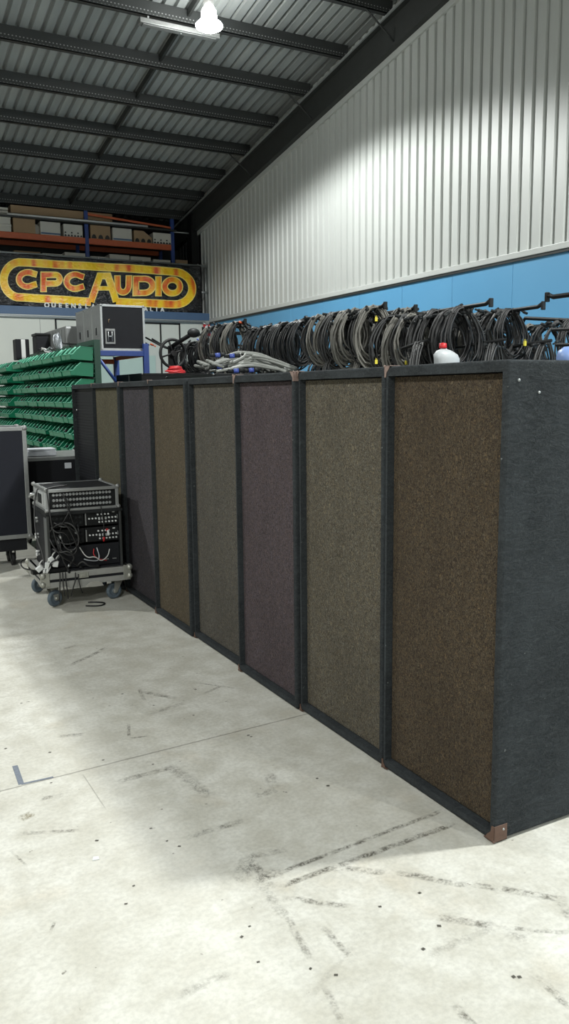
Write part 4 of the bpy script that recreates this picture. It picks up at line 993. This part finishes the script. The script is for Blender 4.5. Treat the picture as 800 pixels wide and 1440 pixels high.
# lower tier
for k, (ax, y, zt, kd, sc, lab) in enumerate(((4.02, 5.2, 1.92, 'charcoal', 1.0, 'charcoal coil on the lower hook left of the white bottle'), (4.35, 4.75, 1.89, 'charcoal', 1.1, 'charcoal coil on the lower hook right of the white bottle'),
        (4.15, 6.2, 1.88, 'grey', .9, 'grey coil on the lower hook under the larger yellow tag'), (4.10, 6.6, 1.90, 'charcoal', .9, 'charcoal coil behind the lower grey coil'), (4.42, 6.1, 1.88, 'grey', .9, 'grey coil on the lower hook under the smaller yellow tag'),
        (4.3, 7.9, 1.92, 'black', 1.0, 'black coil on the lower hook under the all-black arm'), (4.3, 8.3, 1.92, 'black', 1.0, 'black coil deeper on the lower hook under the all-black arm'), (4.78, 5.3, 1.90, 'black', 1.0, 'black coil on the lower hook under the right-hand arm'),
        (4.85, 4.7, 1.92, 'charcoal', 1.0, 'charcoal coil at the right edge on a lower hook'), (4.80, 5.0, 1.86, 'black', 1.1, 'black coil low between the two front arms'), (4.2, 9.2, 1.98, 'black', 1.0, 'black coil low behind the pile of multicore'), (4.5, 10.8, 2.02, 'black', .95, 'black coil low on the far rack'),
        (4.6, 4.05, 2.07, 'charcoal', .8, 'small charcoal coil by the right edge of the photo'))):
    put_coil(kd, (ax, y, zt), lab, 'lower cable coils', sc, .5 if k < 2 else .1, k)
for k in range(22):
    y = 4.9+.29*k; put_coil(['black', 'charcoal', 'black'][k % 3], (4.55+.12*(k % 3)+(.35 if k < 4 else 0), y, 1.90+.012*max(0, y-6)), '%s coil low in the dark row under the arms, %s from the near end' % (['black', 'charcoal', 'black'][k % 3], ORD[k]), 'lower cable coils', 1.15, .2, k)
# racks: posts, cross beams, arms with turned-up ends
def hook_rack(y, xs, z, spans, label, low=None):
    root = empty('hook_rack', (xs[0], y, 0), label, 'rack', 'black steel hook racks')
    r0 = Vector((xs[0], y, 0))
    b = MB(); b.box(Vector((xs[0]-.05, y-.02, z-.13))-r0, Vector((xs[-1]+.3, y+.02, z-.09))-r0, .004); b.build('cross_beam', 'blackmetal', root)
    for xx in (xs[0]+.12, xs[-1]+.2):
        b = MB(); b.box(Vector((xx-.035, y-.035, 0))-r0, Vector((xx+.035, y+.035, z-.10))-r0, .004); b.build('post', 'blackmetal', root)
        b = MB(); b.box(Vector((xx-.05, y-.45, 0))-r0, Vector((xx+.05, y+.45, .05))-r0, .006); b.build('foot', 'blackmetal', root)
    for (xx, y0, y1, zt) in spans:
        for ye in (y0, y1):
            s_ = 1 if ye > y else -1
            b = MB(); b.tube([Vector((xx, y, z-.11))-r0, Vector((xx, y+s_*.06, z-.03))-r0, Vector((xx, ye-s_*.05, zt+.0))-r0, Vector((xx, ye, zt+.02))-r0], .016, 8); o = b.build('arm', 'blackmetal', root)
            b = MB(); b.box(Vector((xx-.016, ye-s_*.008, zt-.028))-r0, Vector((xx+.016, ye+s_*.014, zt+.036))-r0, .004); b.build('end_cap', 'cap', o)
    for (xx, ye, zt) in (low or []):
        b = MB(); b.tube([Vector((xx, y, zt-.02))-r0, Vector((xx, ye, zt+.03))-r0], .013, 8); b.build('lower_arm', 'blackmetal', root)
    return root
hook_rack(5.45, (4.20, 5.30), 2.21, [(4.20, 4.62, 6.10, 2.185), (4.72, 4.62, 5.95, 2.185), (5.30, 4.75, 6.05, 2.11)], 'black steel hook rack above the white bottle', [(4.02, 5.1, 1.92), (4.35, 4.62, 1.90), (4.80, 4.6, 1.9)])
hook_rack(6.45, (4.10, 5.05), 2.30, [(5.05, 5.95, 7.05, 2.14), (4.10, 5.80, 7.15, 2.275), (4.42, 5.80, 6.95, 2.265)], 'black steel hook rack carrying the yellow-tagged grey coils', [(4.12, 6.0, 1.89), (4.42, 6.0, 1.89)])
hook_rack(8.0, (4.25, 4.62), 2.31, [(4.25, 7.35, 8.65, 2.285)], 'black steel hook rack with only black coils', [(4.3, 7.7, 1.93)])
hook_rack(9.25, (4.15, 4.62), 2.40, [(4.15, 8.65, 9.9, 2.375), (4.62, 8.25, 9.45, 2.315)], 'black steel hook rack behind the pile of grey multicore', [(4.2, 9.0, 1.99)])
hook_rack(10.8, (4.34, 5.05), 2.28, [(4.34, 10.2, 11.35, 2.26), (4.95, 10.1, 11.35, 2.18)], 'black steel hook rack nearest the office', [(4.5, 10.6, 2.03)])
hook_rack(3.3, (4.26, 4.9), 2.20, [(4.26, 2.6, 4.13, 2.175), (4.9, 2.6, 4.13, 2.0)], 'black steel hook rack with bare arms at the right edge of the photo', [(4.75, 4.5, 1.86), (4.6, 4.4, 1.96)])
# cable tops: velcro straps and odd ends on the arms
rr = random.Random(5)
for nm_, ax, ya, yb, zt, kinds, n, sc, desc in arms:
    c = MB()
    for k in range(26):
        y = ya+(yb-ya)*rr.random(); p_ = Vector((ax+rr.uniform(-.10, .10), y, zt+rr.uniform(-.03, .02))); d = Vector((rr.uniform(-1, 1), rr.uniform(-1, 1), rr.uniform(-.6, .22))).normalized()
        c.tube([p_, p_+d*.04, p_+d*.07+Vector((0, 0, -.02))], .006, 5); c.cyl(p_+d*.07, p_+d*.115, .012, 7)
    c.box((0, 0, 0), (.001, .001, .001)) if False else None
    o = c.build('plug_tangle', 'cap', None); tag(o, 'tangle of black plugs and cable ends on top of the '+desc, 'plugs', None, 'stuff')
# yellow tags
for k, (px_, py_, d, lab) in enumerate(((529, 449, 6.85, 'yellow tag on the front grey coil, larger upper one'), (573, 450, 6.85, 'yellow tag on the grey coil right of the larger tag'), (529, 509, 6.75, 'yellow tag low under the larger grey coil'),
        (571, 510, 6.75, 'yellow tag low under the second grey coil'), (738, 483, 5.7, 'yellow tag on the charcoal coil right of the white bottle'))):
    p_ = at_d(px_, py_, d); b = MB(); b.box((-.013, -.003, -.017), (.013, .003, .017), .002); b.ring((0, 0, .022), (0, 1, 0), .007, .0018, 10, 5); o = b.build('cable_tag', 'yellow', None, p_); tag(o, lab, 'tag', 'yellow cable tags')
# white bottle
bt = empty('plastic_bottle', at_d(628, 522, 5.5), 'white plastic bottle with red cap among the cable coils', 'bottle')
b = MB(); b.lathe([(.0, 0), (.075, 0), (.083, .012), (.083, .10), (.078, .135), (.05, .165), (.022, .178), (.02, .19)], 24); [setattr(v.co, 'x', v.co.x*1.1-.03*max(0, v.co.z-.1)/.09) for v in b.bm.verts]; o = b.build('body', 'bottle', bt); o.scale = (1.1, .7, .82)
b = MB(); b.lathe([(.0, .152), (.024, .152), (.026, .16), (.024, .185), (.0, .19)], 16); [setattr(v.co, 'x', v.co.x-.036) for v in b.bm.verts]; b.build('cap', 'red', bt)
b = MB(); b.box((.02, -.062, .05), (.045, -.059, .056)); b.build('label_mark', 'cap', bt)
st_ = empty('tool_trolley', (bt.location.x, bt.location.y, 0), 'dark trolley behind the cabinets on which the white bottle stands', 'trolley')
b = MB(); b.box((-.3, -.25, bt.location.z-.03), (.3, .3, bt.location.z-.002), .006); b.build('top', 'blackmetal', st_)
for sx_ in (-.27, .27):
    for sy_ in (-.22, .27):
        b = MB(); b.box((sx_-.02, sy_-.02, 0), (sx_+.02, sy_+.02, bt.location.z-.03)); b.build('leg', 'blackmetal', st_)
# pale blue drum at the right edge
dr = at_d(803, 520, 5.2)
b = MB(); b.lathe([(0, 0), (.07, 0), (.09, .02), (.095, .08), (.085, .12), (.05, .145), (0, .15)], 24); o = b.build('plastic_drum', 'blue_barrel', None, (dr.x, dr.y, dr.z)); tag(o, 'pale blue plastic drum at the right edge behind the end cabinet', 'drum')
st_ = empty('plant_stand', (dr.x, dr.y, 0), 'dark stand behind the end cabinet carrying the pale blue drum', 'stand')
b = MB(); b.box((-.12, -.12, dr.z-.025), (.12, .12, dr.z-.001), .004); b.build('top', 'blackmetal', st_)
b = MB(); b.cyl((0, 0, .02), (0, 0, dr.z-.025), .025, 10); b.build('column', 'blackmetal', st_)
b = MB(); b.box((-.15, -.15, 0), (.15, .15, .02), .004); b.build('foot', 'blackmetal', st_)

# pile of grey multicore with blue connectors on the tall case
sn = empty('multicore_pile', (3.50, 7.45, 1.742), 'pile of pale grey multicore cable with blue connectors behind the cabinets', 'cable')
rr = random.Random(21); b = MB()
for k in range(24):
    u = (k*7 % 24)/23.; y = -.27+.52*u; lay = k % 4; z = .012+.024*lay+.07*(1-abs(u-.5)*1.6); x0, x1 = -.36+rr.uniform(0, .2)+.03*lay, .42+rr.uniform(-.12, .1)-.02*lay; s_ = rr.uniform(-.12, .12)
    pts = [(x0, y+s_, z*.7), (x0+.14, y+s_*.4, z+.012), (-.02+rr.uniform(-.06, .06), y+rr.uniform(-.05, .05), z+.028+rr.uniform(0, .02)), (.2, y-s_*.6, z+.016), (x1, y-s_*1.4, max(.012, z*.5-.01))]
    for _ in range(2):
        q = [pts[0]]
        for a, c_ in zip(pts, pts[1:]): q += [tuple(.75*a[i]+.25*c_[i] for i in range(3)), tuple(.25*a[i]+.75*c_[i] for i in range(3))]
        pts = q+[pts[-1]]
    b.tube(pts, .0115, 7)
for k in range(7):
    y = -.25+.075*k; z = .02+.015*(k % 3); b.tube([(.36, y, z), (.42, y+.01, z+.01), (.435, y+.035, z+.014), (.42, y+.06, z+.016), (.36, y+.07, z+.02)], .0115, 7); b.tube([(-.26, y, z+.03), (-.33, y+.01, z+.05), (-.35, y+.04, z+.055), (-.33, y+.07, z+.05), (-.26, y+.08, z+.04)], .0115, 7)
b.build('cable_bundle', 'cable_pale', sn); sn.scale = (1.08, 1, 1.25)
for k, (x, y, z) in enumerate(((-.20, -.33, .02), (-.06, -.35, .024), (-.30, -.18, .05), (-.14, -.1, .14), (-.22, .05, .15))):
    c = MB(); c.cyl((x, y, z), (x+.045, y-.01, z+.004), .018, 12); c.build('blue_connector', 'blue_conn', sn)
    c = MB(); c.cyl((x+.045, y-.01, z+.004), (x+.10, y-.015, z+.006), .016, 10); c.cyl((x-.05, y+.005, z), (x, y, z), .014, 10); c.build('black_sleeve', 'cap', sn)

# black reel ring, post, red coil and helmet-like tops near the office
rl = empty('cable_reel', at_d(243, 497, 10.4), 'black spoked reel ring standing in front of the office wall', 'reel')
b = MB(); rv = Vector((-.1, 1, 0)); b.ring((0, 0, 0), rv, .175, .02, 30, 8); b.build('rim', 'rubber', rl)
for k in range(4):
    a = PI/2*k+.3; b = MB(); b.cyl((0, 0, 0), (.175*math.cos(a), .02*math.cos(a), .175*math.sin(a)), .012, 6); b.build('spoke', 'rubber', rl)
b = MB(); b.cyl((0, -.05, 0), (0, .05, 0), .035, 12); b.build('hub', 'rubber', rl)
zc = rl.location.z
for px_, py_ in ((214, 480), (205, 478)):
    q_ = at_d(px_, py_, 10.55)-rl.location; b = MB(); b.tube([(0, .06, .05), (q_.x*.5, .06, .09), (q_.x, q_.y, q_.z+.03)], .012, 6); b.build('side_hook', 'blackmetal', rl)
b = MB(); b.box((-.035, .03, -zc), (.035, .09, .1), .004); b.build('stand_post', 'blackmetal', rl)
b = MB(); b.box((-.25, -.2, -zc), (.25, .3, -zc+.05), .006); b.build('stand_foot', 'blackmetal', rl)
b = MB(); b.tube([(0, .06, .08), (.05, -.1, .14), (.12, -.35, .22)], .028, 8); b.build('arm', 'blackmetal', rl)
b = MB(); b.sphere((.14, -.38, .235), .065, 12, 8, (1.3, 1, .9)); b.build('arm_cap', 'cap', rl)
p_ = at_d(240, 530, 10.2)
b = MB(); rr = random.Random(8)
for k in range(7): b.ring((rr.uniform(-.012, .012), rr.uniform(-.012, .012), .012+.013*k), (rr.uniform(-.1, .1), rr.uniform(-.1, .1), 1), .13-.012*k, .0085, 30, 6)
o = b.build('red_cable_coil', 'red_cable', None, (3.62, 9.55, 1.800)); tag(o, 'coil of red cable lying on the black lidded case', 'cable')
for k, (px_, py_, d, mt, lab) in enumerate(((214, 485, 10.55, 'orange', 'orange plug cover hanging left of the black reel ring'), (287, 481, 10.6, 'orange', 'orange connector on the far cable arm'), (352, 462, 9.0, 'orange', 'orange connector on the arm behind the multicore'),
        (398, 478, 8.2, 'orange', 'orange strap on the arm behind the multicore'), (291, 476, 10.4, 'blue_conn', 'blue connector on the far cable arm'), (205, 483, 10.55, 'cap', 'grey black cap hanging left of the reel ring'))):
    p_ = {1: Vector((4.36, 10.27, 2.285)), 3: Vector((4.13, 8.72, 2.37)), 2: Vector((4.60, 8.32, 2.325)), 4: Vector((4.33, 10.5, 2.285))}.get(k, at_d(px_, py_, d)); b = MB(); b.cyl((-.035, 0, .015), (.035, -.01, -.01), .028, 10, .022); b.sphere((-.035, 0, .015), .026, 10, 8); b.tube([(.03, -.01, -.01), (.09, -.0, -.05), (.1, .04, -.02)], .010, 6)
    o = b.build('cable_connector', mt, None, p_); o.scale = (.5, .5, .5); tag(o, lab, 'connector', 'coloured connectors on the racks')

# ================================================================== SMALL THINGS ON THE FLOOR
tp = empty('floor_tape', at(30, 1103, 'Z', 0.), 'faded blue tape corner mark stuck on the floor', 'tape')
b = MB(); a, c_, d_ = at(21, 1077, 'Z', 0), at(30, 1103, 'Z', 0), at(75, 1093, 'Z', 0); o_ = Vector(tp.location)
def flat_bar(p, q, w):
    p, q = Vector(p), Vector(q); d = (q-p).normalized(); n = Vector((-d.y, d.x, 0))*w/2; return [p-n, q-n, q+n, p+n]
b.prism([v-o_ for v in flat_bar(a, c_, .022)], (0, 0, .0012)); b.prism([v-o_+Vector((0, 0, .0003)) for v in flat_bar(c_, d_, .012)], (0, 0, .0012)); b.build('strip', 'tape', tp)
p_ = at(134, 1208, 'Z', 0); b = MB(); b.prism([(-.012, -.008, 0), (.011, -.011, 0), (.013, .006, 0), (-.004, .012, 0)], (0, 0, .003)); o = b.build('paper_scrap', 'white', None, (p_.x, p_.y, .0005)); tag(o, 'white scrap of paper lying on the open floor', 'paper')

# ================================================================== WORLD, VIEW
w = bpy.data.worlds.new('world'); scene.world = w; w.use_nodes = True
w.node_tree.nodes['Background'].inputs[0].default_value = (.5, .55, .6, 1); w.node_tree.nodes['Background'].inputs[1].default_value = .05
vs = scene.view_settings; vs.view_transform = 'Standard'; vs.look = 'None'; vs.gamma = 1; vs.exposure = 0.15; vs.use_curve_mapping = False
